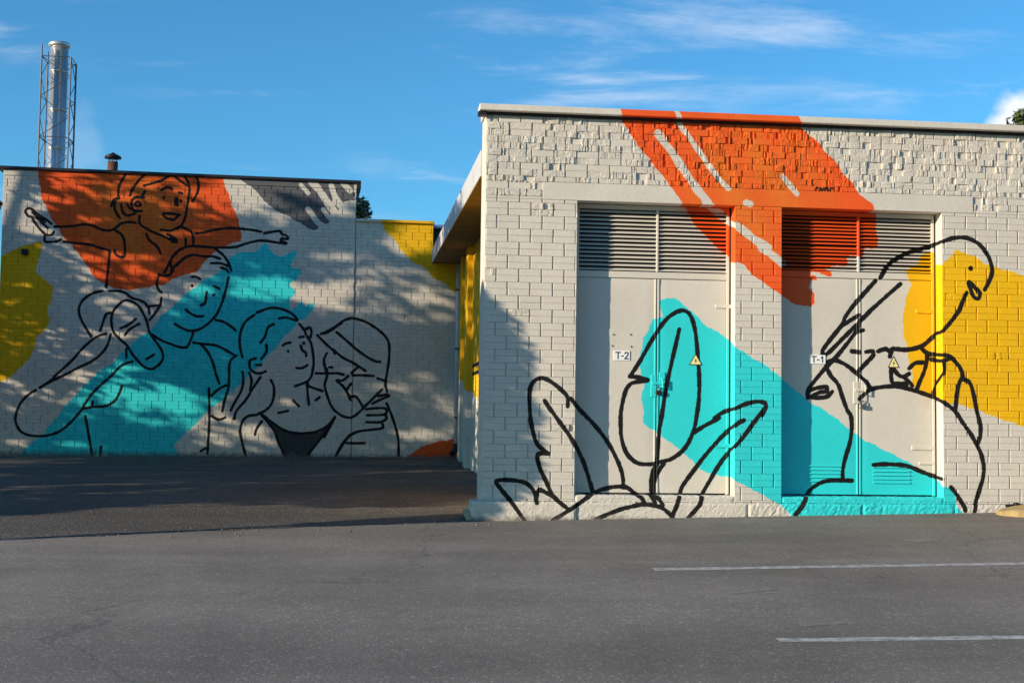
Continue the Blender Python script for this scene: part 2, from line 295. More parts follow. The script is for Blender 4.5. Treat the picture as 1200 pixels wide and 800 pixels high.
LEFT_STROKES = '''A 850,130 805,200 790,265 797,302|A 745,352 760,312 790,300|A 770,322 765,362 780,402 802,432|A 985,130 920,190 882,250 870,282|A 1150,140 1080,182 1000,206 963,216|A 970,255 950,287
A 962,297 905,295 880,330 892,380 950,386|A 900,345 920,322 942,345 912,352|A 810,340 820,390 852,416 902,402|A 850,340 870,372|A 935,420 935,470 1000,515 1080,550 1160,585 1182,592 1175,570 1120,540|A 980,540 1000,582 1050,622 1075,672
A 1080,247 1118,226 1150,237|A 1180,300 1186,342 1172,345|A 1090,405 1150,404 1205,412 B 50,418 20,445 A 1150,442 1108,430 1090,405|A 1075,510 1130,517 1192,502 B 30,505 70,482 95,430 105,380 120,290 125,230 110,180 75,135
A 168,395 178,372 205,370 250,405 310,445 345,472|A 175,400 188,422 210,425 232,462 270,510 310,545 345,545 360,525|A 215,395 300,460|A 240,430 320,500|A 298,545 300,588 340,592 380,590 407,575|A 365,490 430,490 500,485 560,475 620,485 680,510 740,515 770,500 810,470 860,460 905,465
A 425,590 500,600 600,610 660,630 735,652|A 770,515 810,540 830,580 836,640 830,690 800,692 770,670 765,650|A 735,655 728,720 720,800 C 708,210|A 1205,640 1150,700 1110,780 C 1100,112|C 1065,122 1050,180 1060,225 1082,246|C 1070,130 1130,130 1160,95
B 155,135 180,180 185,230 170,280 145,322|B 20,150 60,182 112,216|B 55,262 75,268|B 35,300 30,332 46,350|B 70,490 130,520 150,560 150,612|B 0,562 32,588 8,592|B 100,570 100,612|B 165,535 220,530 300,510 390,500 480,505 560,515 605,525|B 625,535 680,525 730,520 745,542 775,550 782,572 742,570 735,584 775,600 740,602|B 770,606 700,595 640,585 580,585 500,605 440,625 380,630 300,630 220,625 140,620 80,635 30,670 0,720 A 1155,790
B 300,640 350,680 385,730 405,785|B 40,750 90,700 150,680 220,690 280,690 330,705|B 270,735 330,735 380,752|B 335,765 370,775 386,796|D 0,102 40,55 100,10|D 385,145 370,220 340,320 300,400 240,460 180,495 120,500 70,480 25,455|D 140,140 170,140 195,155|D 290,202 325,220|D 240,240 235,290 225,320 200,330|D 100,360 140,390 180,405 220,402
D 150,515 130,570 105,610 60,610 0,590 C 1080,565 1015,525|D 150,580 220,590 310,602 420,660|D 200,590 245,640 280,710 305,800 F 300,100 325,170|D 300,430 350,440 400,470 435,500|C 1080,280 1070,330 1040,380 1000,430|C 1070,330 1020,335 995,342 1000,385|C 1170,455 1200,475
C 830,300 880,305 930,340 965,400 985,450 1000,510 1040,570 1080,630 1090,680 1070,720 1020,755 970,745 930,710 880,650 850,600 800,555 760,510 745,450 750,390 780,340 830,300|C 805,485 860,460 910,420|C 835,530 870,490 930,455|C 980,690 1030,660|C 610,540 560,460 530,390 530,340 560,290 620,250 685,235|C 730,235 790,235 840,250 880,280 930,295 970,315 985,340|C 670,500 690,440 710,390 740,380
C 710,520 640,545 560,610 480,700 370,800 E 350,140 265,195|C 740,525 725,580 690,640 620,700 520,750 E 450,100 350,150 265,195|E 240,210 180,250 130,310 105,380 105,430 130,480 180,510 260,520 340,510 410,480 480,420 540,350 590,270 650,200 740,120 810,50 885,20|C 845,620 845,680|E 560,335 620,325 700,320 760,290 795,240 815,185|E 620,290 615,320|E 570,385 590,500 605,580 615,650|E 675,590 670,650
D 480,680 465,620 460,560 470,500 500,440 560,395|D 575,380 640,355 700,348 770,365 820,395 845,432 770,412 725,420|D 860,455 890,490 905,525|D 905,490 932,480 942,510 935,545|D 915,540 940,590 955,680 955,740 F 953,60 940,120 910,155 835,185|D 870,600 880,630 905,650 905,670|D 860,545 890,540|D 750,600 770,585 800,580|D 840,750 880,750 915,730|D 600,580 630,540 650,480 690,455|D 640,595 640,640 605,690
D 570,685 530,700 530,750 560,780 600,785 635,772|D 570,730 605,730|D 440,665 400,700 390,760 F 390,60 390,130 385,200 360,280 345,355|F 480,90 485,150 470,220 430,290 400,350|F 525,95 540,150 530,215|F 600,125 550,200 500,280 440,350 425,405|F 670,145 690,190 690,250 670,310 630,350 585,370|F 915,160 915,220 925,310|F 910,180 960,200 1015,218|F 820,280 858,320|F 720,365 785,350|F 970,280 995,260
F 600,368 680,430 760,480 850,500 950,495 1020,470 1070,430 1097,390|F 600,370 690,480 720,560 770,660|F 1070,440 1000,540 905,660|F 575,378 520,385 480,420 465,490 480,570 500,645|F 610,420 575,470 563,512|F 255,200 258,400 250,560 245,640|F 270,250 320,205 370,180|F 275,385 320,410 365,395|F 235,600 200,620
D 1005,522 1080,490 1140,450 H 0,290 60,260 100,225 150,195 200,190 270,210 340,250 400,300 430,350 435,430 425,520 410,620 420,680|H 80,280 150,340 220,400 290,450 340,475 375,480|D 980,530 1050,600 1100,640 H 60,400 120,450 180,480 230,510 275,540|D 1045,650 1025,700 1040,770 F 1045,70 1045,120 1030,180 1045,240 1070,310 1110,360 I 100,195 140,190 200,135 270,65|D 1060,745 1082,745|F 970,100 1050,100 1120,100 1157,110
H 230,510 180,555|H 160,575 120,605 80,605 130,650 175,735|H 190,570 260,570 330,575|H 355,590 400,605|H 180,625 150,670 172,710 210,712 240,750 262,790|H 320,760 380,730 430,710 415,700 360,710|I 195,158 260,152 290,158 282,182 200,186|I 285,185 292,200 262,218 197,218|I 270,222 275,238 262,249 150,265 90,310 55,375|I 292,130 320,200 345,290 348,385|I 105,317 188,317|I 50,195 20,250 0,290|F 1200,510 1150,580 1100,660'''
LEFT_DOTS = 'A 1095,296 B 68,318 D 143,200 D 288,262 D 785,638 D 890,585 D 1100,652 H 68,420'
RIGHT_FILLS = [
 (ORANGE, 'P 719,115 723,128 727,138 744,166 766,194 782,214 800,239 812,260 830,280 852,300 857,308 867,308 880,320 900,335 916,347 930,356 946,359 953,356 954,344 948,336 950,328 957,328 956,323 949,322 952,318 968,323 975,323 974,318 968,314 974,312 992,311 993,300 1010,301 1014,291 1027,291 1027,268 1024,246 1017,236 1006,226 992,208 976,188 960,170 940,150 932,142 926,128 922,115'),
 (CYAN, 'P 774,352 784,349 795,353 809,364 819.5,374 830,384 844,390 856,401 867,410 882,420 900,430 916,444 945,468 970,484 991,499 1005,511 1026,522 1049,534 1063,541 1096,561 1105,570 1111,571 1116,575 1120,585 1121,594 1127,604 1128,615 930,615 925,603 912,590 886,576 867,566 855,559 832,555 820,548 802,532 786,518 774,510 755,496 754,487 752,462 755,448 749,430 752,409 753,397 760,388 763,376 776,371 774,360 771,357'),
 (YELLOW, 'P 1096,296 1080,300 1076,308 1062,320 1067,334 1060,358 1058,386 1062,402 1065,420 1069,440 1073,456 1096,466 1106,471 1123,474 1147,481 1165,488 1200,500 1260,520 1260,335 1200,323 1179,317 1165,312.5 1154.5,309 1140,300 1126,296 1119,293 1116,298 1111,303 1104,310 1097,310'),
]
RIGHT_LIGHT = [(9, 'T2 255,285 340,400 420,520 490,620 550,690 R1 830,85 905,145 960,195 1040,240 1120,305 1200,352 S1 60,350 140,408 183,445'), (6.0, 'T2 340,140 380,230 440,310 510,410 580,510 640,580 668,607'), (6.0, 'T2 985,535 1030,590 1068,638'), (7, 'T2 768,690 795,697'), (2.0, 'T2 1075,215 1120,262')]
RIGHT_STROKES = '''R2 275,520 340,420 420,280 500,160 560,105 620,80 665,95 695,150 715,240 728,380 738,520 735,680 718,800 R3 540,100 510,190 460,270 380,330 320,345 240,365 150,355 80,290 45,180 40,60 R2 210,800 220,720 245,620 280,570 340,555 395,548|R2 395,545 330,527 275,520|R2 605,205 560,400 520,580 485,800 R3 300,130 290,250 280,350 255,420 245,500 250,570
R3 330,360 285,430 262,500 258,570|R3 285,350 262,430 255,500 256,570|R3 265,570 300,600 320,640|R3 240,570 262,600 270,632|R2 840,800 900,760 980,735 1050,705 1120,690 1170,695 1185,720 1160,780 R3 1000,0 930,90 840,210 770,280 700,370 640,470 590,560 570,630 490,722|R3 520,160 600,110 700,55 R2 850,795|R3 865,70 800,110 720,180 620,290 520,420 450,520 430,600 380,715
R5 900,735 1000,690 1100,655 R3 80,655 170,635 260,640 320,660 385,715|R5 610,740 720,670 800,620 885,560 960,530 1040,515 1110,520 R3 130,555 180,590 200,625|R5 460,0 R4 460,680 480,620 525,590 580,600 650,650 710,710 715,778|R4 560,740 R5 600,0 680,110 745,205 820,350 885,560|R4 735,725 R5 795,0 900,110 990,230 1060,370 1085,460 1085,520
R4 460,790 R5 470,90 500,210 540,260 585,295|R5 585,293 515,300 525,380 570,480 620,580 720,670|R5 425,745 330,610 250,510 235,480 280,470 370,475 440,495 490,550 505,622|R5 500,600 520,540 560,550 620,585
S2 235,375 290,290 350,245 430,205 520,180 600,155 660,130 740,108 820,110 890,145 940,200 975,270 985,340 960,410 935,455|S2 830,405 880,450 905,485 890,515 860,500 840,450 830,405|S2 815,475 790,530 760,600 700,680 650,735 S4 610,180 550,235 505,265 420,285 320,278|S1 730,545 670,610 600,690 550,760 S3 500,110 430,200 365,290 375,320 410,300 480,230 590,120|S1 875,565 800,630 700,720 S3 660,50 610,100 590,160 500,280 440,350 390,400 330,470 270,550 265,605
S3 635,155 590,165|S3 605,55 500,120|S3 270,560 330,540 392,535 395,562 340,572 290,602 350,606 400,595 430,565|S3 390,370 440,355 500,375 560,415 610,460 650,495 690,545|S3 385,380 395,410 420,460 470,520 500,610 530,690 555,730 S5 560,130 545,230 520,310 500,400 500,465|S3 560,295 610,302|S3 655,300 702,295 705,320 660,370 608,425|S3 735,295 790,280 820,305
S4 95,615 140,570 190,545 300,530 400,540 500,570 600,605 680,650 740,700 S6 790,90 840,160 885,240 915,310 930,390 920,470 890,570 870,640 860,695|S4 310,285 302,330|S4 310,410 315,500 370,512 410,512 410,538|S4 330,420 360,455 390,465 430,445|S4 395,470 430,500 450,525|S4 430,410 470,375 525,370|S4 505,270 545,310 550,350 530,430 500,500 480,552|S4 530,290 560,312 640,320 690,325 720,345 760,390 785,440 790,480 830,500 855,560 880,680 S6 880,0 905,100 905,180 885,240
S4 580,350 640,360 690,350|S4 660,370 660,440 610,520 590,600|S4 785,470 765,510 750,580 740,685|S6 710,520 750,570 785,630 800,675|S6 190,370 280,365 410,375 500,410 580,440 655,465|S5 560,475 480,472 400,475 330,500 270,550 240,620 178,702'''
RIGHT_TAG = 'S1 375,18 380,4 392,2|S1 400,20 405,3 415,18 425,3|S1 432,20 436,2 450,4 442,12 455,20|S1 462,18 470,3 482,10'
RIGHT_DOTS = 'S2 842,312 S4 700,340 S4 308,300'
SIDE_BLACK = 0

def catmull(p, step):
    if len(p) < 2: return p
    P = [p[0]] + list(p) + [p[-1]]; out = []
    if len(p) > 3 and math.dist(p[0], p[-1]) < 1e-6: P[0] = p[-2]; P[-1] = p[1]
    for i in range(1, len(P) - 2):
        p0, p1, p2, p3 = (np.array(P[i + k]) for k in (-1, 0, 1, 2))
        n = max(1, int(math.dist(p1, p2) / step))
        for k in range(n):
            t = k / n
            out.append(tuple(.5 * ((2 * p1) + (-p0 + p2) * t + (2 * p0 - 5 * p1 + 4 * p2 - p3) * t * t + (-p0 + 3 * p1 - 3 * p2 + p3) * t ** 3)))
    out.append(p[-1]); return out
class Canvas:
    def __init__(s, plane, off, u0, u1, v0, v1, res):
        s.pl = plane; s.off = off; s.u0, s.u1, s.v0, s.v1 = u0, u1, v0, v1; s.res = res
        s.w = int((u1 - u0) / res); s.h = int((v1 - v0) / res)
        s.img = np.zeros((s.h, s.w, 4), np.float32); s.img[..., :3] = np.array(BEIGE) / 255; s.img[..., 3] = 1
    def tr(s, pts):
        o = []
        for p in pts:
            u, v = s.pl.uv(p[0], p[1], s.off); o.append(((u - s.u0) / s.res, (v - s.v0) / s.res))
        return o
    def fill(s, pts, col):
        P = catmull(s.tr(pts + pts[:1]), 6.0) if len(pts) > 3 else s.tr(pts)
        q = np.array(P); x0, y0 = np.floor(q.min(0) - 2).astype(int); x1, y1 = np.ceil(q.max(0) + 2).astype(int)
        x0, y0 = max(x0, 0), max(y0, 0); x1, y1 = min(x1, s.w), min(y1, s.h)
        if x1 <= x0 or y1 <= y0: return
        Y, X = np.mgrid[y0:y1, x0:x1].astype(np.float32)
        X += 1.6 * np.sin(Y * .11) + .9 * np.sin(Y * .31 + X * .2); Y += 1.4 * np.sin(X * .13) + .8 * np.sin(X * .37)   # brush wobble
        ins = np.zeros(X.shape, bool)
        for a, b in zip(P, P[1:] + P[:1]):
            if a[1] == b[1]: continue
            c = ((a[1] > Y) != (b[1] > Y)); ins ^= c & (X < (b[0] - a[0]) * (Y - a[1]) / (b[1] - a[1]) + a[0])
        s.img[y0:y1, x0:x1, :3][ins] = np.array(col) / 255
        if col == ORANGE and (x1 - x0) * s.res > 1.5:      # a second, yellower coat rolled over the middle
            cx, cy = q.mean(0); g = np.exp(-(((X - cx) / ((x1 - x0) * .27)) ** 2 + ((Y - cy) / ((y1 - y0) * .36)) ** 2) ** 2)
            g = g * (.75 + .25 * np.sin(X * .05 + Y * .03)); k = (g * ins)[..., None]
            sub_ = s.img[y0:y1, x0:x1, :3]; sub_[...] = sub_ * (1 - k) + np.array((226, 112, 36)) / 255 * k
    def stroke(s, pts, wpx, col, smooth=True):
        """wpx: stroke width in photograph pixels at its first point"""
        a = s.pl.uv(pts[0][0], pts[0][1], s.off); b = s.pl.uv(pts[0][0] + 1, pts[0][1], s.off)
        r = wpx * abs(b[0] - a[0]) / s.res / 2
        if isinstance(s.pl, RevealPlane): r = wpx * .0098 / s.res / 2
        P = s.tr(pts); P = catmull(P, max(2.0, r)) if smooth and len(P) > 2 else P
        if len(P) == 1: P = P * 2
        col = np.array(col) / 255; n = len(P)
        for i in range(n - 1):
            (ax, ay), (bx, by) = P[i], P[i + 1]
            rr = r * (1 + .10 * math.sin(i * .45 + ax * .05) + .06 * math.sin(i * 1.7))
            x0, x1 = int(min(ax, bx) - rr - 2), int(max(ax, bx) + rr + 3); y0, y1 = int(min(ay, by) - rr - 2), int(max(ay, by) + rr + 3)
            x0, y0 = max(x0, 0), max(y0, 0); x1, y1 = min(x1, s.w), min(y1, s.h)
            if x1 <= x0 or y1 <= y0: continue
            Y, X = np.mgrid[y0:y1, x0:x1].astype(np.float32)
            dx, dy = bx - ax, by - ay; L2 = dx * dx + dy * dy + 1e-9
            t = np.clip(((X - ax) * dx + (Y - ay) * dy) / L2, 0, 1)
            d = np.hypot(X - ax - t * dx, Y - ay - t * dy)
            al = np.clip(rr + .7 - d, 0, 1)[..., None]
            sub = s.img[y0:y1, x0:x1, :3]; sub[...] = sub * (1 - al) + col * al
    def mural(s, fills, light, strokes, dots, wl):
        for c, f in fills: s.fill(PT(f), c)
        for w, l in light: s.stroke(PT(l), w, BEIGE)
        for line in strokes.split('\n'):
            for st in line.split('|'): s.stroke(PT(st), wl, BLACK)
        for p in PT(dots): s.stroke([p], wl * 1.25, BLACK)
    def image(s, name):
        im = bpy.data.images.new(name, s.w, s.h, alpha=False); im.colorspace_settings.name = 'sRGB'
        im.pixels.foreach_set(np.ascontiguousarray(s.img).ravel()); im.update(); im.pack(); return im
def paint_mat(name, canvas, frame, rough=.7, bump=.3, bscale=45, dirt=.10, axis='X', splash=None, ragged=.02):
    mt, nt, b = new_mat(name); N = nt.nodes.new; L = nt.links.new
    tc = N('ShaderNodeTexCoord'); tc.object = frame
    sp_ = N('ShaderNodeSeparateXYZ'); L(tc.outputs['Object'], sp_.inputs[0])
    def mr(s, a, b_, c=0.0, d=1.0):
        n = N('ShaderNodeMapRange'); n.inputs[1].default_value = a; n.inputs[2].default_value = b_; n.inputs[3].default_value = c; n.inputs[4].default_value = d; L(s, n.inputs[0]); return n.outputs[0]
    cm = N('ShaderNodeCombineXYZ')
    L(mr(sp_.outputs['XYZ'.index(axis)], canvas.u0, canvas.u0 + canvas.w * canvas.res), cm.inputs[0]); L(mr(sp_.outputs[2], canvas.v0, canvas.v0 + canvas.h * canvas.res), cm.inputs[1])
    rg = N('ShaderNodeTexNoise'); rg.inputs['Scale'].default_value = 34; rg.inputs['Detail'].default_value = 4; rg.inputs['Roughness'].default_value = .7; L(tc.outputs['Object'], rg.inputs['Vector'])
    rs = N('ShaderNodeVectorMath'); rs.operation = 'SUBTRACT'; L(rg.outputs['Color'], rs.inputs[0]); rs.inputs[1].default_value = (.5, .5, .5)
    ra = N('ShaderNodeVectorMath'); ra.operation = 'MULTIPLY_ADD'; L(rs.outputs[0], ra.inputs[0]); ra.inputs[1].default_value = (ragged / (canvas.w * canvas.res), ragged / (canvas.h * canvas.res), 0); L(cm.outputs[0], ra.inputs[2])
    im = N('ShaderNodeTexImage'); im.image = canvas.image(name + '_paint'); im.extension = 'EXTEND'; L(ra.outputs[0], im.inputs['Vector'])
    n1 = N('ShaderNodeTexNoise'); n1.inputs['Scale'].default_value = 1.7; n1.inputs['Detail'].default_value = 8; n1.inputs['Roughness'].default_value = .65; L(tc.outputs['Object'], n1.inputs['Vector'])
    n2 = N('ShaderNodeTexNoise'); n2.inputs['Scale'].default_value = 28; n2.inputs['Detail'].default_value = 5; L(tc.outputs['Object'], n2.inputs['Vector'])
    mu = N('ShaderNodeMath'); mu.operation = 'MULTIPLY'; L(mr(n1.outputs[0], .3, .7, 1 - dirt, 1 + dirt * .6), mu.inputs[0]); L(mr(n2.outputs[0], .3, .7, 1 - dirt * .5, 1 + dirt * .5), mu.inputs[1])
    mx = N('ShaderNodeMix'); mx.data_type = 'RGBA'; mx.blend_type = 'MULTIPLY'; mx.inputs['Factor'].default_value = 1; L(im.outputs[0], mx.inputs['A']); L(mu.outputs[0], mx.inputs['B'])
    last = mx.outputs['Result']
    if splash:                      # mud splashed up from the ground, flaked edge
        n3 = N('ShaderNodeTexNoise'); n3.inputs['Scale'].default_value = 9; n3.inputs['Detail'].default_value = 8; n3.inputs['Roughness'].default_value = .75; L(tc.outputs['Object'], n3.inputs['Vector'])
        ad = N('ShaderNodeMath'); ad.operation = 'ADD'; L(mr(sp_.outputs[2], splash[0], splash[1], .5, -.5), ad.inputs[0]); L(n3.outputs[0], ad.inputs[1])
        m2 = N('ShaderNodeMix'); m2.data_type = 'RGBA'; L(mr(ad.outputs[0], .5, .75, 0, .8), m2.inputs['Factor']); L(last, m2.inputs['A']); m2.inputs['B'].default_value = (.11, .095, .075, 1); last = m2.outputs['Result']
    L(last, b.inputs['Base Color']); b.inputs['Roughness'].default_value = rough; b.inputs['Specular IOR Level'].default_value = .3
    bn = N('ShaderNodeTexNoise'); bn.inputs['Scale'].default_value = bscale; bn.inputs['Detail'].default_value = 5; bn.inputs['Roughness'].default_value = .6; L(tc.outputs['Object'], bn.inputs['Vector'])
    bp = N('ShaderNodeBump'); bp.inputs['Strength'].default_value = bump; bp.inputs['Distance'].default_value = .008; L(bn.outputs[0], bp.inputs['Height']); L(bp.outputs[0], b.inputs['Normal'])
    return mt

# frames of the two buildings
sub = empty('substation_building', (RW.org[0], RW.org[1], 0), YAW_R)
tag(sub, 'flat roofed painted brick substation with two pairs of louvred metal doors', 'building')
boil = empty('boiler_house', (LW.org[0], LW.org[1], 0), YAW_L)
tag(boil, 'long painted brick boiler house with mural of children, behind a tree-shaded yard', 'building')
DOOR_IN = 0.19
cv_wall = Canvas(RW, 0.0, -0.4, 7.0, 0.0, 5.3, 0.0045); cv_wall.mural(RIGHT_FILLS, RIGHT_LIGHT, RIGHT_STROKES, RIGHT_DOTS, 4.7)

for st in RIGHT_TAG.split('|'): cv_wall.stroke(PT(st), 1.6, BLACK)
cv_door = Canvas(RW, DOOR_IN, 0.8, 5.8, 0.4, 4.3, 0.0045); cv_door.mural(RIGHT_FILLS, RIGHT_LIGHT, RIGHT_STROKES, RIGHT_DOTS, 4.7)
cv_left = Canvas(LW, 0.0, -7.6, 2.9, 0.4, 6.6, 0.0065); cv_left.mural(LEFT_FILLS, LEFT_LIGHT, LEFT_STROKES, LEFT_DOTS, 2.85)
M_wall = paint_mat('painted_brick', cv_wall, sub, .75, .35, 38, .09)
M_door = paint_mat('painted_steel_door', cv_door, sub, .5, .06, 12, .06)
M_plinth = paint_mat('painted_render', cv_wall, sub, .85, .9, 55, .14, splash=(.28, .56))
M_split = paint_mat('painted_split_face', cv_wall, sub, .85, 1.0, 62, .14)
M_left = paint_mat('painted_brick_mural', cv_left, boil, .8, .3, 38, .12, splash=(.62, .98))

# ------------------------------------------------------------------ ground
def ground_sheet(name, xs, ys, mat, dz=0.0):
    v = [(x, y, ground_z(x, y) + dz) for y in ys for x in xs]; n = len(xs)
    f = [(j * n + i, j * n + i + 1, (j + 1) * n + i + 1, (j + 1) * n + i) for j in range(len(ys) - 1) for i in range(n - 1)]
    return tag(mesh_obj(name, v, f, mat, smooth=True), kind='structure')
ground_sheet('parking_lot', [-900, -300, -100, -50] + list(np.arange(-30, 31, 1.0)) + [50, 100, 300, 900], [-300, -100, -40, -20] + list(np.arange(-10, 41, 1.0)) + [60, 120, 300, 1200], M_asphalt)
edge = [on_ground(*p) for p in ((-60, 637), (0, 632), (120, 627), (250, 621), (340, 618.5), (430, 614), (500, 612), (562, 609.5))]
e0 = edge[0]; edge = [np.array([e0[0] - 22, e0[1] - 1.2, 0]), np.array([e0[0] - 8, e0[1] - .5, 0])] + edge + [np.array([edge[-1][0] + .6, edge[-1][1] + .5, 0])]
ev = []
for a, b_ in zip(edge, edge[1:]):
    n = max(1, int(math.hypot(b_[0] - a[0], b_[1] - a[1]) / .18)); ev += [(a[0] + (b_[0] - a[0]) * k / n, a[1] + (b_[1] - a[1]) * k / n) for k in range(n)]
ev = sorted(ev)
ev = [(x, y + .07 * math.sin(x * 5.1) + .05 * math.sin(x * 11.7 + 1) + .03 * math.sin(x * 23)) for x, y in ev]
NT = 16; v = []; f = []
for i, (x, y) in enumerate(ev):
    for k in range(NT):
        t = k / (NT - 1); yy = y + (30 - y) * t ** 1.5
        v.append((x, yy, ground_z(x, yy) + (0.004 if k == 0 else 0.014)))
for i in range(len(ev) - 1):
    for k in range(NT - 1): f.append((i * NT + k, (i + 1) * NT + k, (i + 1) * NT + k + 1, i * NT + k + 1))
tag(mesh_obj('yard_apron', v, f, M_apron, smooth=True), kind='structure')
def road_line(a, b, wpx, mat, extend=0):
    A = on_ground(*a); B = on_ground(*b); d = (B - A)[:2]; ln = np.linalg.norm(d); d /= ln; ln += extend
    c = on_ground(a[0], a[1] + wpx); wid = abs(np.linalg.norm((c - A)[:2])) ; nrm = np.array([-d[1], d[0]]); v = []; f = []; n = max(2, int(ln / .12))
    for i in range(n + 1):
        p = A[:2] + d * ln * i / n
        for s_ in (0, 1):
            q = p + nrm * (wid * (s_ - .5) + .006 * math.sin(i * 1.3 + s_ * 2)); v.append((q[0], q[1], ground_z(q[0], q[1]) + .002))
    for i in range(n): f.append((2 * i, 2 * i + 2, 2 * i + 3, 2 * i + 1))
    return tag(mesh_obj('parking_line', v, f, mat), kind='structure')
road_line((766, 667), (1200, 660), 2.9, M_line, 4)
road_line((912, 750), (1200, 746.5), 4.4, M_line, 4)
road_line((852, 695), (905, 689), 3.5, M_line2); road_line((938, 732), (1000, 728), 4, M_line2); road_line((1068, 634), (1096, 632), 3, M_line2)

# ------------------------------------------------------------------ brickwork
def brick_cells(regions, v0, uj, urange, vrange, rough_at, pitch_u=.26, pitch_v=.153):
    """pairs of courses with their upright joints in line, half a brick off between pairs"""
    out = []
    k0 = math.floor((vrange[0] - v0) / pitch_v) - 1; k1 = math.ceil((vrange[1] - v0) / pitch_v) + 1
    for k in range(k0, k1):
        for h in (0, 1):
            z0 = v0 + k * pitch_v + h * pitch_v / 2; z1 = z0 + pitch_v / 2
            sh = 0 if k % 2 == 0 else pitch_u / 2
            i0 = math.floor((urange[0] - uj) / pitch_u) - 1; i1 = math.ceil((urange[1] - uj) / pitch_u) + 1
            for i in range(i0, i1):
                a = uj + sh + i * pitch_u; b_ = a + pitch_u
                for (ru0, ru1, rz0, rz1) in regions:
                    x0, x1, y0, y1 = max(a, ru0), min(b_, ru1), max(z0, rz0), min(z1, rz1)
                    if x1 - x0 < .006 or y1 - y0 < .006: continue
                    full = x1 - x0 > pitch_u - 1e-4 and y1 - y0 > pitch_v / 2 - 1e-4
                    # upright joints are wide and open, bed joints thin
                    jw = .0085 if x1 - x0 > .05 else .001
                    gx0 = jw if a >= ru0 - 1e-6 else .0; gx1 = jw if b_ <= ru1 + 1e-6 else .0
                    gz0 = (.0007 if h == 1 else .0011); gz1 = (.0007 if h == 0 else .0011)
                    out.append((x0 + gx0, x1 - gx1, y0 + gz0, y1 - gz1, full, rough_at((x0 + x1) / 2, (y0 + y1) / 2)))
    return out
def smooth_brick(mb, x0, x1, z0, z1, d, depth=.013, c=.003, tilt=0.0):
    y = -d
    mb.add([(x0, depth, z0), (x1, depth, z0), (x1, depth, z1), (x0, depth, z1),
            (x0, y + c, z0), (x1, y + c + tilt, z0), (x1, y + c + tilt, z1), (x0, y + c, z1),
            (x0 + c, y, z0 + c * .5), (x1 - c, y + tilt, z0 + c * .5), (x1 - c, y + tilt, z1 - c * .5), (x0 + c, y, z1 - c * .5)],
           [(0, 1, 5, 4), (1, 2, 6, 5), (2, 3, 7, 6), (3, 0, 4, 7), (4, 5, 9, 8), (5, 6, 10, 9), (6, 7, 11, 10), (7, 4, 8, 11), (8, 9, 10, 11)])
def rough_brick(mb, x0, x1, z0, z1, rnd, amp, depth=.022):
    """split-faced brick: a row of broken chips of uneven width and depth, some fallen out"""
    x = x0; lead = -rnd.uniform(0, amp)
    while x < x1 - 1e-4:
        w = rnd.choice((.010, .013, .018, .022, .03, .04, .06, .11)) * rnd.uniform(.8, 1.2)
        if x1 - x - w < .012: w = x1 - x
        a, b = x, x + w; r = rnd.random()
        if r < .07: x = b; continue                        # chip gone, dark pocket
        lead = .45 * lead - rnd.uniform(-.55, 1.0) * amp
        nz = 1 if rnd.random() < .45 else 2; zc = [z0, z1] if nz == 1 else [z0, z0 + (z1 - z0) * rnd.uniform(.3, .7), z1]
        for k in range(nz):
            t = [lead + rnd.uniform(-.35, .35) * amp for _ in range(4)]; e = rnd.uniform(.0, .0025); c = .0015
            p = [(a, zc[k]), (b, zc[k]), (b, zc[k + 1]), (a, zc[k + 1])]; m_ = ((a + b) / 2 + rnd.uniform(-.2, .2) * w, (zc[k] + zc[k + 1]) / 2, lead - rnd.uniform(-.2, .5) * amp)
            v = [(X, depth, Z) for X, Z in p] + [(X, t[q], Z) for q, (X, Z) in enumerate(p)] + [(m_[0], m_[2], m_[1])]
            mb.add(v, [(0, 1, 5, 4), (1, 2, 6, 5), (2, 3, 7, 6), (3, 0, 4, 7), (4, 5, 8), (5, 6, 8), (6, 7, 8), (7, 4, 8)])
        x = b
def lay_bricks(cells, parent, mat, rank, n_parts, rnd, amp=.012, wav=.003, mat2=None):
    parts = sorted([c for c in cells if c[4] and not c[5]], key=rank)[:n_parts]; chosen = set(id(c) for c in parts)
    mb = MB(); mr_ = MB(); mat2 = mat2 or mat
    for c in cells:
        if id(c) in chosen: continue
        if c[5]: rough_brick(mr_, c[0], c[1], c[2], c[3], rnd, amp * rnd.uniform(.4, 1.3))
        else: smooth_brick(mb, c[0], c[1], c[2], c[3], rnd.uniform(0, wav), tilt=rnd.uniform(-.002, .002))
    if mb.v: tag(mb.build('brick_courses', mat, parent), kind='stuff')
    if mr_.v: tag(mr_.build('split_face_bricks', mat2, parent), kind='stuff')
    protos = []
    for k in range(6):
        q = MB(); L_, H_ = .26 - .017, .0765 - .0018
        smooth_brick(q, -L_ / 2, L_ / 2, -H_ / 2, H_ / 2, 0, c=.002 + .0005 * k, tilt=(k - 2.5) * .0008)
        me = bpy.data.meshes.new('brick'); me.from_pydata(q.v, [], q.f); me.materials.append(mat); protos.append(me)
    for c in parts:
        o = bpy.data.objects.new('brick', rnd.choice(protos)); COL.objects.link(o); o.parent = parent
        o.location = ((c[0] + c[1]) / 2, -rnd.uniform(0, wav), (c[2] + c[3]) / 2)

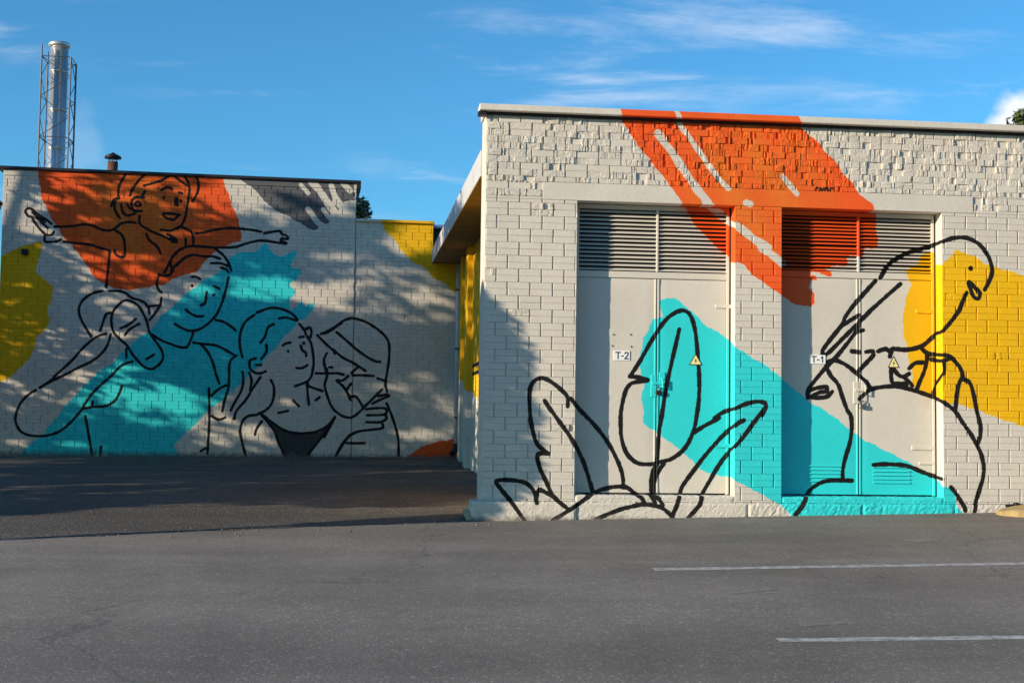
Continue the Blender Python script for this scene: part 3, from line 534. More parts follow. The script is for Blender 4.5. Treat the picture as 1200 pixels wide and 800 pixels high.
# ------------------------------------------------------------------ substation (right building)
Z_PL = RW.uv(800, 587)[1] + .0          # top of the plinth
Z_PL = (RW.uv(563, 585)[1] + RW.uv(1123, 591)[1]) / 2
Z_HEAD = RW.uv(676, 235)[1]; Z_LT = RW.uv(880, 221)[1]
D1 = (RW.uv(676, 300)[0], RW.uv(862, 300)[0]); D2 = (RW.uv(916, 300)[0], RW.uv(1104.5, 300)[0])
Z_TOP = RW.uv(567, 131)[1]; U_END = 9.0
LT0, LT1 = RW.uv(636, 220)[0], RW.uv(1140, 235)[0]
JB = .013
Z_BOT = -0.4
mb = MB()
def body_rect(x0, x1, z0, z1, th=.45): mb.box(x0, x1, JB, th, z0, z1)
body_rect(0.004, D1[0], Z_BOT, Z_HEAD); body_rect(D1[1], D2[0], Z_BOT, Z_HEAD); body_rect(D2[1], U_END, Z_BOT, Z_HEAD)
body_rect(0.004, U_END, Z_HEAD + .0005, Z_TOP + .05)
wall = mb.build('wall', M_wall, sub)
def rough_right(u, z):
    if z > Z_LT + .02: p = .85
    elif z > Z_HEAD + .02: p = .45 if u < LT0 or u > LT1 else .0
    elif z > Z_HEAD - .25 and u < D1[0]: p = .10
    else: p = .008
    return random.random() < p
regs = [(0.0, D1[0], Z_PL, Z_HEAD), (D1[1], D2[0], Z_PL, Z_HEAD), (D2[1], U_END, Z_PL, Z_HEAD), (0.0, LT0, Z_HEAD, Z_LT), (LT1, U_END, Z_HEAD, Z_LT), (0.0, U_END, Z_LT, Z_TOP)]
V0 = RW.uv(600, 330.5)[1]; UJ = RW.uv(608, 323)[0]
cells = brick_cells(regs, V0, UJ, (0, U_END), (Z_PL, Z_TOP), rough_right)
lay_bricks(cells, sub, M_wall, lambda c: (c[0] if c[0] < 6.6 else 99) + .0 * c[2], 300, random.Random(3), amp=.010, mat2=M_split)
# lintel band, slightly proud and hand-finished
MB().box(LT0, LT1, -.006, JB - .001, Z_HEAD + .001, Z_LT - .004, .003).build('lintel', M_wall, sub)
# plinth of rough cast blocks
pl_z = lambda u: ground_z(*RW.wld(u, 0, 0)[:2]) - .12
def rough_block(x0, x1, y0, y1, z0, z1, amp, mat, name, seed):
    rnd = random.Random(seed); nx = max(2, int((x1 - x0) / .03)); nz = max(3, int((z1 - z0) / .03)); v = []; f = []; n = nz + 1
    for i in range(nx + 1):
        for k in range(nz + 1):
            x = x0 + (x1 - x0) * i / nx; z = z0 + (z1 - z0) * k / nz
            e = .012 if k == nz or i in (0, nx) else 0
            v.append((x, y0 + e + rnd.uniform(-amp, amp) * (1 if rnd.random() < .6 else 1.8), z + (rnd.uniform(-.006, .004) if k == nz else 0)))
    for i in range(nx):
        for k in range(nz): f.append((i * n + k, (i + 1) * n + k, (i + 1) * n + k + 1, i * n + k + 1))
    b = len(v)
    for i in range(nx + 1): v.append((x0 + (x1 - x0) * i / nx, y1, z1 + 0))
    for i in range(nx): f.append((i * n + nz, (i + 1) * n + nz, b + i + 1, b + i))
    c = len(v)
    for k in range(n): v.append((x0, y1, z0 + (z1 - z0) * k / nz))
    for k in range(n): v.append((x1, y1, z0 + (z1 - z0) * k / nz))
    for k in range(nz):
        f.append((k + 1, k, c + k, c + k + 1)); f.append((nx * n + k, nx * n + k + 1, c + n + k + 1, c + n + k))
    return mesh_obj(name, v, f, mat, sub)
pj = [-.115, D1[0] + .02, RW.uv(876, 600)[0], RW.uv(1010, 595)[0], D2[1] + .12, 7.2, U_END]
for i in range(len(pj) - 1):
    a, b_ = pj[i] + .003, pj[i + 1] - .003
    rough_block(a, b_, -.055 if i < 1 else -.028, .3, -.35, Z_PL - .006, .0012 if i in (0, 1) else .0032, M_plinth, 'plinth_block', i)
rough_block(-.16, -.115 + .05, -.03, .5, -.35, Z_PL - .12, .004, M_conc, 'plinth_block', 40)
# door sills
Z_DB = RW.uv(770, 578.5, DOOR_IN)[1]
for (a, b_) in (D1, D2):
    rough_block(a + .002, b_ - .002, -.004, .40, Z_PL - .004, Z_DB - .008, .0012, M_plinth, 'door_sill', int(a * 10) + 60)

# doors
def box_part(name, parent, mat, *a, ch=0.0): return MB().box(*a, ch).build(name, mat, parent)
def double_door(x0, x1, mid_px, lab, sign_px, text, tri_px, second):
    y = DOOR_IN
    zt, zb = Z_HEAD - .004, Z_DB
    m_ = MB(); fw = .055
    m_.box(x0 + .012, x0 + fw, y - .012, y + .05, zb, zt, .004); m_.box(x1 - fw, x1 - .022, y - .012, y + .05, zb, zt, .004)
    m_.box(x0 + fw + .001, x1 - fw - .001, y - .010, y + .05, zt - .05, zt - .001, .004)
    z_rail = RW.uv(mid_px, 322, y)[1]
    m_.box(x0 + fw + .001, x1 - fw - .001, y - .009, y + .05, z_rail - .045, z_rail + .03, .004)
    door = m_.build('double_door', M_door, sub); door['label'] = lab
    mx = RW.uv(mid_px, 400, y)[0]
    # back board behind the louvres
    MB().box(x0 + .01, x1 - .01, y + .055, y + .065, zb, zt).build('back_board', M_void, door)
    MB().box(mx - .012, mx + .012, y - .014, y + .045, z_rail + .031, zt - .052, .003).build('mullion', M_door, door)
    zs0, zs1 = z_rail + .034, zt - .055; ns = 15; ph = (zs1 - zs0) / ns
    for (a, b_) in ((x0 + fw + .002, mx - .014), (mx + .014, x1 - fw - .002)):
        me = None
        for k in range(ns):
            if me is None:
                t = .0025
                q = MB().add([(a, -.010, -ph * .42), (b_, -.010, -ph * .42), (b_, .034, ph * .20), (a, .034, ph * .20), (a, -.010 , -ph * .42 + t), (b_, -.010, -ph * .42 + t), (b_, .034, ph * .20 + t), (a, .034, ph * .20 + t)],
                             [(0, 3, 2, 1), (4, 5, 6, 7), (0, 1, 5, 4), (1, 2, 6, 5), (2, 3, 7, 6), (3, 0, 4, 7)])
                o = q.build('louvre_slat', M_door, door); me = o.data
            else:
                o = bpy.data.objects.new('louvre_slat', me); COL.objects.link(o); o.parent = door
            o.location = (0, y + random.uniform(-.001, .001), zs0 + (k + .62) * ph); o.rotation_euler = (random.uniform(-.03, .03), random.uniform(-.0012, .0012), 0)
    # leaves
    for (a, b_) in ((x0 + fw + .004, mx - .006), (mx + .006, x1 - fw - .004)):
        # pressed sheet with a shallow, slightly buckled face
        nx, nz = 14, 28; v = []; f = []; za, zb_ = zb + .012, z_rail - .05; rn = random.Random(int(a * 100))
        ph1, ph2 = rn.uniform(0, 6), rn.uniform(0, 6)
        for i in range(nx + 1):
            for k in range(nz + 1):
                X = a + (b_ - a) * i / nx; Z = za + (zb_ - za) * k / nz
                e = .006 if i in (0, nx) or k in (0, nz) else 0
                v.append((X, y + e + .0022 * math.sin(X * 5 + ph1) * math.sin(Z * 2.3 + ph2), Z))
        for i in range(nx):
            for k in range(nz): f.append((i * (nz + 1) + k, (i + 1) * (nz + 1) + k, (i + 1) * (nz + 1) + k + 1, i * (nz + 1) + k + 1))
        mesh_obj('door_leaf', v, f, M_door, door, smooth=True)
        box_part('leaf_edge', door, M_door, (b_ - .02) if a < mx - .1 else a + .0, b_ - .002 if a < mx - .1 else a + .02, y - .007, y + .01, za, zb_, ch=.003)
    def onp(px, py): return RW.uv(px, py, y)
    # hinge straps on the outer edges
    hs = ((838, 857, 357, 361), (838, 857, 520, 524)) if not second else ((1073, 1092, 363, 367), (1068, 1094, 522, 527), (1077, 1095, 541, 544))
    for (p0, p1, q0, q1) in hs:
        a = onp(p0, q1); b2 = onp(p1, q0); box_part('hinge_strap', door, M_door, a[0], b2[0], y - .014, y + .002, a[1], b2[1], ch=.004)
    # lock plate, hasp, padlock
    lp = (771, 449) if not second else (1008, 457)
    c = onp(*lp)
    box_part('lock_plate', door, M_door, c[0] - .085, c[0] - .02, y - .012, y + .001, c[1] - .16, c[1] + .10, ch=.003)
    box_part('lock_plate', door, M_door, c[0] + .012, c[0] + .08, y - .012, y + .001, c[1] - .13, c[1] + .13, ch=.003)
    box_part('hasp', door, M_door, c[0] - .07, c[0] + .07, y - .024, y - .013, c[1] - .015, c[1] + .012, ch=.003)
    pc = onp(771, 458) if not second else onp(1009, 474)
    q = MB().box(pc[0] - .035, pc[0] + .035, y - .05, y - .018, pc[1] - .045, pc[1] + .005, .006)
    q.tube([(pc[0] - .022, y - .034, pc[1]), (pc[0] - .022, y - .034, pc[1] + .035), (pc[0], y - .034, pc[1] + .05), (pc[0] + .022, y - .034, pc[1] + .035), (pc[0] + .022, y - .034, pc[1])], .006, 6)
    q.build('padlock', M_lock if second else M_dark, door)
    q = MB().tube([(c[0] + .045, y - .01, c[1] - .05), (c[0] + .045, y - .05, c[1] - .05), (c[0] + .045, y - .05, c[1] + .05), (c[0] + .045, y - .01, c[1] + .05)], .009, 8); q.build('pull_handle', M_door, door)
    # number plate and its lettering
    a = onp(sign_px[0], sign_px[3]); b2 = onp(sign_px[2], sign_px[1])
    box_part('number_plate', door, M_white, a[0], b2[0], y - .008, y + .001, a[1], b2[1])
    w, h = b2[0] - a[0], b2[1] - a[1]; t = .013
    def bar(pts):
        q = MB()
        for (p, r) in zip(pts, pts[1:]):
            P = Vector((a[0] + p[0] * w, 0, a[1] + p[1] * h)); Q = Vector((a[0] + r[0] * w, 0, a[1] + r[1] * h)); d = (Q - P).normalized(); n = Vector((-d.z, 0, d.x)) * t / 2; P -= d * t * .35; Q += d * t * .35
            q.add([(P + n).to_tuple(), (P - n).to_tuple(), (Q - n).to_tuple(), (Q + n).to_tuple()], [(0, 1, 2, 3)])
        q.v = [(X, y - .0095, Z) for X, _, Z in q.v]
        return q
    L_ = bar([(.12, .82), (.42, .82)]); q = bar([(.27, .82), (.27, .18)]); L_.add(q.v, q.f); q = bar([(.48, .45), (.60, .45)]); L_.add(q.v, q.f)
    q = bar([(.68, .68), (.73, .82), (.84, .82), (.90, .70), (.86, .52), (.68, .18), (.92, .18)]) if text == '2' else bar([(.72, .66), (.82, .82), (.82, .18)])
    L_.add(q.v, q.f); L_.build('lettering', M_print, door)
    # triangular high-voltage warning plate
    a = onp(tri_px[0], tri_px[3]); b2 = onp(tri_px[2], tri_px[1]); cx = (a[0] + b2[0]) / 2
    def tri(s_, yy):
        zc = a[1] + (b2[1] - a[1]) / 3; P = [(a[0], a[1]), (b2[0], a[1]), (cx, b2[1])]
        return [(cx + (X - cx) * s_, yy, zc + (Z - zc) * s_) for X, Z in P]
    q = MB(); q.add(tri(1.12, y - .006) + tri(1.12, y + .001), [(0, 1, 2), (0, 3, 4, 1), (1, 4, 5, 2), (2, 5, 3, 0)]); q.build('warning_border', M_print, door)
    q = MB(); q.add(tri(.90, y - .0075), [(0, 1, 2)]); q.build('warning_plate', M_yplate, door)
    zc = a[1] + (b2[1] - a[1]) * .36; s_ = (b2[1] - a[1]) * .26
    q = MB(); q.add([(cx + .25 * s_, y - .0088, zc + s_), (cx - .45 * s_, y - .0088, zc - .1 * s_), (cx + .0 * s_, y - .0088, zc - .05 * s_), (cx - .2 * s_, y - .0088, zc - s_), (cx + .5 * s_, y - .0088, zc + .22 * s_), (cx + .08 * s_, y - .0088, zc + .18 * s_)], [(0, 1, 2, 5), (5, 2, 3, 4)]); q.build('lightning_bolt', M_print, door)
    if second:
        for (p0, q0, p1, q1) in ((947, 543, 986, 565), (1022.5, 545, 1066, 567)):
            a = onp(p0, q1); b2 = onp(p1, q0); n = 5; ph = (b2[1] - a[1]) / n
            me = None
            for k in range(n):
                if me is None:
                    q = MB().add([(a[0], .001, .012), (b2[0], .001, .012), (b2[0], -.016, -.010), (a[0], -.016, -.010), (b2[0], .001, -.010), (a[0], .001, -.010)], [(3, 2, 1, 0), (5, 4, 2, 3), (0, 5, 3), (1, 2, 4)])
                    o = q.build('vent_slat', M_door, door); me = o.data
                else:
                    o = bpy.data.objects.new('vent_slat', me); COL.objects.link(o); o.parent = door
                o.location = (0, y - .001, a[1] + (k + .5) * ph)
    else:
        for (px, py) in ((719, 392), (739, 392), (717.5, 405), (739.5, 406)):
            a = onp(px, py); MB().tube([(a[0], y + .001, a[1]), (a[0], y - .006, a[1])], .010, 8).build('screw', M_lock, door)
for (a, px0, px1) in ((D1[1], 848, 868), (D2[1], 1086, 1110)):
    cvr = Canvas(RevealPlane(RW, a), 0, -.05, .30, .4, 4.3, .005)
    for c_, f_ in RIGHT_FILLS: cvr.fill(PT(f_), c_)
    for w_, l_ in RIGHT_LIGHT[:1]: cvr.stroke([q_ for q_ in catmull(PT(l_), 2.0) if px0 < q_[0] < px1] or [(px0, 9999)], 7, BEIGE, False)
    for line in RIGHT_STROKES.split('\n'):
        for st in line.split('|'):
            run = []
            for q_ in catmull(PT(st), 1.5) + [(0, 0)]:
                if px0 < q_[0] < px1: run.append(q_)
                else:
                    if len(run) > 1: cvr.stroke(run, 4.4, BLACK, False)
                    run = []
    M_rev = paint_mat('painted_reveal', cvr, sub, .75, .3, 38, .06, axis='Y')
    box_part('door_reveal', sub, M_rev, a - .0025, a - .0003, -.002, DOOR_IN + .06, Z_DB - .01, Z_HEAD - .001)
    box_part('frame_shade_strip', sub, M_void, a - .021, a - .0028, DOOR_IN - .006, DOOR_IN + .053, Z_DB - .005, Z_HEAD - .005)  # solid dark strip standing in for shade in the gap beside the frame
double_door(D1[0], D1[1], 769.5, 'beige double door with number plate T-2 and a tulip outline', (719, 411, 738, 422), '2', (808, 415, 822, 427), False)
double_door(D2[0], D2[1], 1006, 'double door with number plate T-1 and small vents near its foot', (948.5, 416, 967, 426), '1', (1041, 418, 1053, 430), True)
# roof edge
zt0 = RW.uv(567, 121)[1]; FO = .12
box_part('roof_fascia', sub, M_wall, -.09, U_END + .3, -FO, .12, Z_TOP - .005, zt0 - .03, ch=.006)
box_part('roof_fascia', sub, M_wall, -.02, .2, .121, .56, Z_TOP - .005, zt0 - .03, ch=.006)
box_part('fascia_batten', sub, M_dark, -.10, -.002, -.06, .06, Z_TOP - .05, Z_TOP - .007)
box_part('fascia_shade_strip', sub, M_dark, .001, U_END + .2, -.042, .012, Z_TOP - .034, Z_TOP - .0065)  # dark strip standing in for the shade line under the fascia
p_far = RW.loc(at_depth(504, 308, 26.75)); p_near = RW.loc(at_depth(565.5, 207, 15.5)); t_far = RW.loc(at_depth(505, 294, 26.75)); t_near = RW.loc(at_depth(566, 180, 15.5))
SIDE_X = RW.loc(at_depth(538.5, 420, 26.6))[0]
Y_END = p_far[1] + .35
print('EAVE', p_near, p_far, t_near, t_far, 'side', SIDE_X)
# return of the front wall (its sunlit left end is half a metre deep)
box_part('wall_return', sub, M_wall, .002, .45, .4505, .56, Z_BOT, Z_TOP - .01)
def eave(x0, x1, dx):
    y0, y1 = .565, Y_END
    def zz(z_a, z_b, y): return z_a + (z_b - z_a) * (y - p_near[1]) / (p_far[1] - p_near[1])
    v = []
    for y in (y0, y1):
        for (x, a, b_) in ((x0, p_near[2], p_far[2]), (x1, p_near[2], p_far[2]), (x1, t_near[2], t_far[2]), (x0, t_near[2], t_far[2])): v.append((x, y, zz(a, b_, y)))
    return v, [(0, 1, 2, 3), (7, 6, 5, 4), (0, 4, 5, 1), (1, 5, 6, 2), (2, 6, 7, 3), (3, 7, 4, 0)]
EX = (p_near[0] + p_far[0]) / 2
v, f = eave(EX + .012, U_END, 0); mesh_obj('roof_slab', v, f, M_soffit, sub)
v, f = eave(EX - .004, EX + .011, 0); v = [(a, b_, c + (.02 if i % 4 in (2, 3) else -.01)) for i, (a, b_, c) in enumerate(v)]; mesh_obj('eave_fascia', v, f, M_fascia, sub)
for k in range(7):       # sheet joints of the fascia
    y = 1.6 + k * 1.6
    if y < Y_END - .3:
        za = p_near[2] + (p_far[2] - p_near[2]) * (y - p_near[1]) / (p_far[1] - p_near[1]); zb = t_near[2] + (t_far[2] - t_near[2]) * (y - p_near[1]) / (p_far[1] - p_near[1])
        box_part('fascia_joint', sub, M_fascia, EX - .010, EX - .005, y, y + .05, za - .012, zb + .022)
# side wall under the eave, with a pilaster
cv_side = Canvas(RW, 0, 0, 14, 0, 5.3, .02)
hh = np.linspace(0, 5.3, cv_side.h)[:, None]; yy = np.linspace(0, 14, cv_side.w)[None, :]
cv_side.img[..., :3][np.broadcast_to(hh > 1.75 + .12 * (yy - 6.5), cv_side.img.shape[:2])] = np.array(YELLOW) / 255
for z_ in (2.42, 2.28): cv_side.img[..., :3][(np.abs(hh - z_) < .03) & (yy > 6.0) & (yy < 8.4)] = np.array(BLACK) / 255
M_side = paint_mat('painted_side_wall', cv_side, sub, .8, .3, 38, .12, axis='Y')
box_part('side_wall', sub, M_side, SIDE_X, SIDE_X + .4, .565, Y_END, Z_BOT, p_far[2] + .2)
box_part('pilaster', sub, M_side, SIDE_X - .10, SIDE_X - .001, 8.6, 9.2, Z_BOT, p_far[2] - .02, ch=.005)
box_part('pilaster', sub, M_side, SIDE_X - .07, SIDE_X - .001, 10.5, 10.8, Z_BOT, p_far[2] - .02, ch=.005)
q = MB()
side_cells = brick_cells([(.6, Y_END - .2, 0.25, p_far[2])], V0, UJ, (.6, Y_END), (0.25, p_far[2]), lambda u, z: False)
for c in side_cells: smooth_brick(q, c[0], c[1], c[2], c[3], 0, depth=.01)
q.v = [(SIDE_X - .012 + b_, a, c) for a, b_, c in q.v]; q.f = [tuple(reversed(t)) for t in q.f]
tag(q.build('side_brick_courses', M_side, sub), kind='stuff')

# kerb at the end of the facade
def kerb(px0, py0):
    A = on_ground(px0, py0); la = RW.loc(A); g = ground_z(A[0], A[1])
    v = []; f = []; prof = []
    n = 40
    for i in range(n + 1):
        x = la[0] + 4.5 * i / n; k = min(1, (x - la[0] + .02) / .35); half = .26 * math.sqrt(max(.02, 1 - (1 - k) ** 2)); hz = .105 * (.45 + .55 * k)
        wv = .006 * math.sin(i * 1.7)
        cs = [(-half, -.05), (-half, hz * .7 + wv), (-half + .04, hz + wv), (half - .04, hz), (half, hz * .7), (half, -.05)]
        for (o_, z) in cs: v.append((x, la[1] + o_ + .12 * (1 - k), z))
    for i in range(n):
        for k in range(5): f.append((i * 6 + k, (i + 1) * 6 + k, (i + 1) * 6 + k + 1, i * 6 + k + 1))
    f.append((5, 4, 3, 2, 1, 0))
    v = [tuple(RW.wld(a, b_, 0) + np.array([0, 0, ground_z(*RW.wld(a, b_, 0)[:2]) + c])) for a, b_, c in v]
    tag(mesh_obj('kerb_stone', v, f, pbr('sandy_concrete', srgb(160, 137, 94), .9, 0, .2, 8, .5, 30)), 'low rounded yellowish concrete kerb at the foot of the brick wall', 'kerb')
kerb(1177, 604.5)
q = MB(); kp = RW.uv(1183, 593)
q.tube([(kp[0] - .06, -.02, kp[1]), (kp[0] + .05, -.03, kp[1] + .01)], .022, 8); q.box(kp[0] + .04, kp[0] + .10, -.06, -.005, kp[1] - .03, kp[1] + .045, .006)
q.build('earth_clamp', M_dark, sub)

# ------------------------------------------------------------------ boiler house (left building)
UL0 = LW.uv(4, 220)[0]; ZT = LW.uv(210, 204)[1]; ZLOW = LW.uv(460, 258)[1]; UR = LW.uv(538, 420)[0]; UC = LW.uv(508, 262)[0]; ZB = .35
box_part('wall', boil, M_left, UL0, 0, JB, 9.0, 0.0, ZT - .05)
box_part('wall', boil, M_left, .012, UR, JB + .02, 7.0, 0.0, p_far[2] - .0)
box_part('wall', boil, M_left, .012, UC, JB + .02, 7.0, p_far[2] + .001, ZLOW - .03)
box_part('roof', boil, M_roof, UL0 + .05, -.05, .3, 8.8, ZT - .0501, ZT - .03)
lr = lambda u, z: random.random() < .015
cl = brick_cells([(UL0, 0.0, .4, ZT - .09)], LW.uv(490, 360)[1], LW.uv(490, 345)[0], (UL0, 0), (.4, ZT), lr)
cl2 = brick_cells([(.012, UR, .4, p_far[2])], LW.uv(490, 360)[1], LW.uv(490, 345)[0], (0, UR), (.4, ZLOW), lr)
cl2 += brick_cells([(.012, UC, p_far[2], ZLOW - .05)], LW.uv(490, 360)[1], LW.uv(490, 345)[0], (0, UR), (.4, ZLOW), lr)
rn = random.Random(11)
lay_bricks(cl, boil, M_left, lambda c: -c[0] * 0 + c[0], 300, rn, amp=.005, wav=.0025)
low = empty('low_wing', (0, .02, 0), 0, boil)
q = MB()
for c in cl2:
    if c[5]: rough_brick(q, c[0], c[1], c[2], c[3], rn, .008)
    else: smooth_brick(q, c[0], c[1], c[2], c[3], rn.uniform(0, .004))
tag(q.build('brick_courses', M_left, low), kind='stuff')
box_part('parapet_flashing', boil, M_flash, UL0 - .12, .09, -.07, .5, ZT - .045, ZT + .01, ch=.005)
box_part('parapet_course', boil, M_left, UL0 - .004, .004, -.016, .012, ZT - .165, ZT - .05, ch=.004)
box_part('parapet_flashing', boil, M_left, .013, UC + .02, -.03, .5, ZLOW - .05, ZLOW + .005, ch=.005)
box_part('parapet_flashing', boil, M_flash, .0, .09, -.05, 8.8, ZT - .16, ZT - .046, ch=.005)
box_part('set_back_wall', boil, M_flash, UC + .03, UC + 1.4, .55, .8, p_far[2] - .2, ZLOW - .07)
box_part('metal_coping', boil, M_bluefl, UC + .021, UC + 1.45, .45, .9, ZLOW - .069, ZLOW + .01, ch=.004)
a = LW.uv(30, 296); MB().box(a[0] - .06, a[0] + .06, -.12, 0, a[1] - .05, a[1] + .06, .01).build('wall_bracket', M_dark, boil)
# downpipe at the inner corner, its shoe at the foot
du = LW.uv(536.5, 420)[0] - .02; zg = ground_z(*LW.wld(du, -.1, 0)[:2])
dp = empty('downpipe', LW.wld(du, -.09, zg), YAW_L); tag(dp, 'pale round downpipe in the corner between the two buildings', 'downpipe')
q = MB().tube([(0, 0, .28), (0, 0, p_far[2] - zg + .02)], .05, 12); q.build('pipe', M_fascia, dp, True)
q = MB().tube([(0, 0, .30), (0, 0, .22), (-.03, -.05, .14), (-.1, -.13, .10)], [.055, .055, .058, .06], 12); q.build('shoe', M_dark, dp, True)
for z in (.8, 2.2, 3.4): q = MB().tube([(0, 0, z), (0, 0, z + .04)], .058, 12); q.build('bracket_ring', M_galv, dp, True)
# rubble strip at the foot of the wall
rp = random.Random(21); q = MB()
for i in range(500):
    u = rp.uniform(UL0 - 1, UR - .1); p = LW.wld(u, -abs(rp.gauss(0, .16)) - .02, 0); s_ = rp.uniform(.008, .03); z = ground_z(p[0], p[1]) + .014
    pts = [(p[0] + s_ * math.cos(t) * rp.uniform(.6, 1.2), p[1] + s_ * math.sin(t) * rp.uniform(.6, 1.2), z) for t in (0, 1.57, 3.14, 4.71)]
    q.add(pts + [(p[0], p[1], z + s_ * .8)], [(0, 1, 4), (1, 2, 4), (2, 3, 4), (3, 0, 4)])
for i in range(220):
    e = ev[rp.randrange(60, len(ev) - 1)]; X = e[0] + rp.uniform(-.1, .1); Y = e[1] + rp.gauss(.1, .5); s_ = rp.uniform(.006, .02); z = ground_z(X, Y) + .012
    pts = [(X + s_ * math.cos(t) * rp.uniform(.6, 1.2), Y + s_ * math.sin(t) * rp.uniform(.6, 1.2), z - .008) for t in (0, 1.57, 3.14, 4.71)]
    q.add(pts + [(X, Y, z + s_ * .6)], [(0, 1, 4), (1, 2, 4), (2, 3, 4), (3, 0, 4)])
for i in range(700):
    u = rp.uniform(-.3, 8); p = RW.wld(u, -abs(rp.gauss(0, .10)) - .06, 0); s_ = rp.uniform(.005, .016); z = ground_z(p[0], p[1]) - .002
    pts = [(p[0] + s_ * math.cos(t) * rp.uniform(.6, 1.2), p[1] + s_ * math.sin(t) * rp.uniform(.6, 1.2), z) for t in (0, 1.57, 3.14, 4.71)]
    q.add(pts + [(p[0], p[1], z + s_ * .7)], [(0, 1, 4), (1, 2, 4), (2, 3, 4), (3, 0, 4)])
tag(q.build('gravel', pbr('grit', srgb(112, 106, 98), .9, 0, .4, 30)), 'loose grit along the wall foot and the asphalt edge', 'gravel', kind='stuff')
# floodlight on the far end of the wall
p = LW.wld(UL0 - .02, .12, LW.uv(3, 238)[1]); fl = empty('wall_floodlight', p, YAW_L); tag(fl, 'dark floodlight bracketed to the end of the tall brick wall', 'floodlight')
MB().box(-.22, -.05, -.10, .10, -.10, .08, .015).build('housing', M_dark, fl); MB().box(-.06, .03, -.03, .03, -.03, .03, .004).build('arm', M_dark, fl)

# ------------------------------------------------------------------ steel chimney with its lattice mast, and the roof vent
CD = 40.0
cb = at_depth(65, 194, CD); ct = at_depth(66, 52, CD); sc_ = CD / F_PX; Hc = ct[2] + .0
ch = empty('steel_chimney', (cb[0], cb[1], ground_z(cb[0], cb[1])), rad(8)); tag(ch, 'tall shiny steel chimney inside a thin lattice mast behind the boiler house', 'chimney')
zg = ground_z(cb[0], cb[1]); H = Hc - zg; r = 10.3 * sc_; w = 16.6 * sc_
q = MB().tube([(0, 0, 0), (0, 0, H - .12)], r, 28); q.build('flue', M_steel, ch, True)
for k in range(7): q = MB().tube([(0, 0, H - 1.2 * k - .9), (0, 0, H - 1.2 * k - .85)], r + .012, 28); q.build('flue_band', M_steel, ch, True)
q = MB().tube([(0, 0, H - .13), (0, 0, H - .06), (0, 0, H + .02), (0, 0, H + .06)], [r, r + .07, r + .05, r * .7], 28); q.build('flue_cap', M_steel, ch, True)
cor = [(-w, -w), (w, -w), (w, w), (-w, w)]
for (x, y_) in cor: MB().tube([(x, y_, 0), (x, y_, H - .15 - (.35 if x > 0 else 0))], .030, 6).build('mast_leg', M_galv, ch)
for s_ in range(4):
    a, b_ = cor[s_], cor[(s_ + 1) % 4]; q = MB(); z = H - .5; k = 0
    while z > 2.5:
        p_, r_ = (a, b_) if k % 2 == 0 else (b_, a); q.tube([(p_[0], p_[1], z), (r_[0], r_[1], z - .62)], .013, 5)
        if k % 4 == 0: q.tube([(a[0], a[1], z), (b_[0], b_[1], z)], .013, 5)
        z -= .62; k += 1
    q.build('mast_bracing', M_galv, ch)
vb = at_depth(132, 198, 29.5); lb = LW.loc(vb)
vt = empty('roof_vent', vb - np.array([0, 0, .05]), YAW_L); tag(vt, 'short brown vent pipe with dark rain hood on the boiler house roof', 'vent')
q = MB().tube([(0, 0, -.35), (0, 0, .21)], .115, 14); q.build('pipe', M_vent, vt, True)
for t in (.6, 2.2, 3.9, 5.4): pass
q = MB()
for t in (.6, 2.7, 4.8): q.tube([(.09 * math.cos(t), .09 * math.sin(t), .18), (.09 * math.cos(t), .09 * math.sin(t), .33)], .012, 5)
q.build('hood_stay', M_dark, vt)
q = MB().tube([(0, 0, .29), (0, 0, .34), (0, 0, .40), (0, 0, .43)], [.19, .175, .05, .01], 16); q.build('rain_hood', M_dark, vt, True)

# ------------------------------------------------------------------ trees
LIT = [(310, 338, 42, 15), (378, 346, 38, 15), (235, 340, 18, 9), (392, 238, 20, 20), (350, 252, 28, 6), (328, 240, 16, 5), (482, 278, 36, 24), (440, 316, 50, 4.5), (500, 374, 40, 5), (425, 362, 35, 4.5), (500, 508, 42, 9), (300, 506, 22, 10), (95, 440, 24, 6), (92, 342, 14, 4), (130, 354, 24, 5), (150, 373, 22, 4), (75, 218, 25, 5), (150, 232, 30, 5), (110, 258, 30, 5), (215, 274, 32, 6), (160, 300, 35, 5), (205, 462, 15, 7), (150, 432, 25, 5), (165, 492, 32, 3.5), (80, 520, 22, 5), (20, 518, 20, 6), (20, 480, 15, 4), (70, 470, 15, 3.5), (30, 334, 22, 4), (22, 352, 18, 4), (20, 262, 14, 4), (25, 205, 20, 4), (250, 518, 25, 5), (335, 472, 16, 7), (450, 452, 30, 4), (495, 440, 22, 4), (395, 300, 40, 5), (250, 420, 16, 4), (60, 395, 14, 4), (230, 240, 18, 4), (420, 330, 30, 5)]  # sun patches on the mural that the crowns are carved to let through
SD = np.array(SUN_DIR); RINV = ROT.T
def in_gap(p):
    """true where a leaf would block sun from a LIT patch; crowns are carved open there"""
    d = -SD; t = np.dot(LW.p0 - p, LW.N) / np.dot(d, LW.N)
    if t < 0: return False
    c = RINV @ (p + d * t - CAMP); x = 600 + F_PX * c[0] / c[1]; y = 400 - F_PX * c[2] / c[1]
    if x < -60 or x > 560: return False
    return any(((x - a) / rx) ** 2 + ((y - b) / ry) ** 2 < 1 for a, b, rx, ry in LIT)
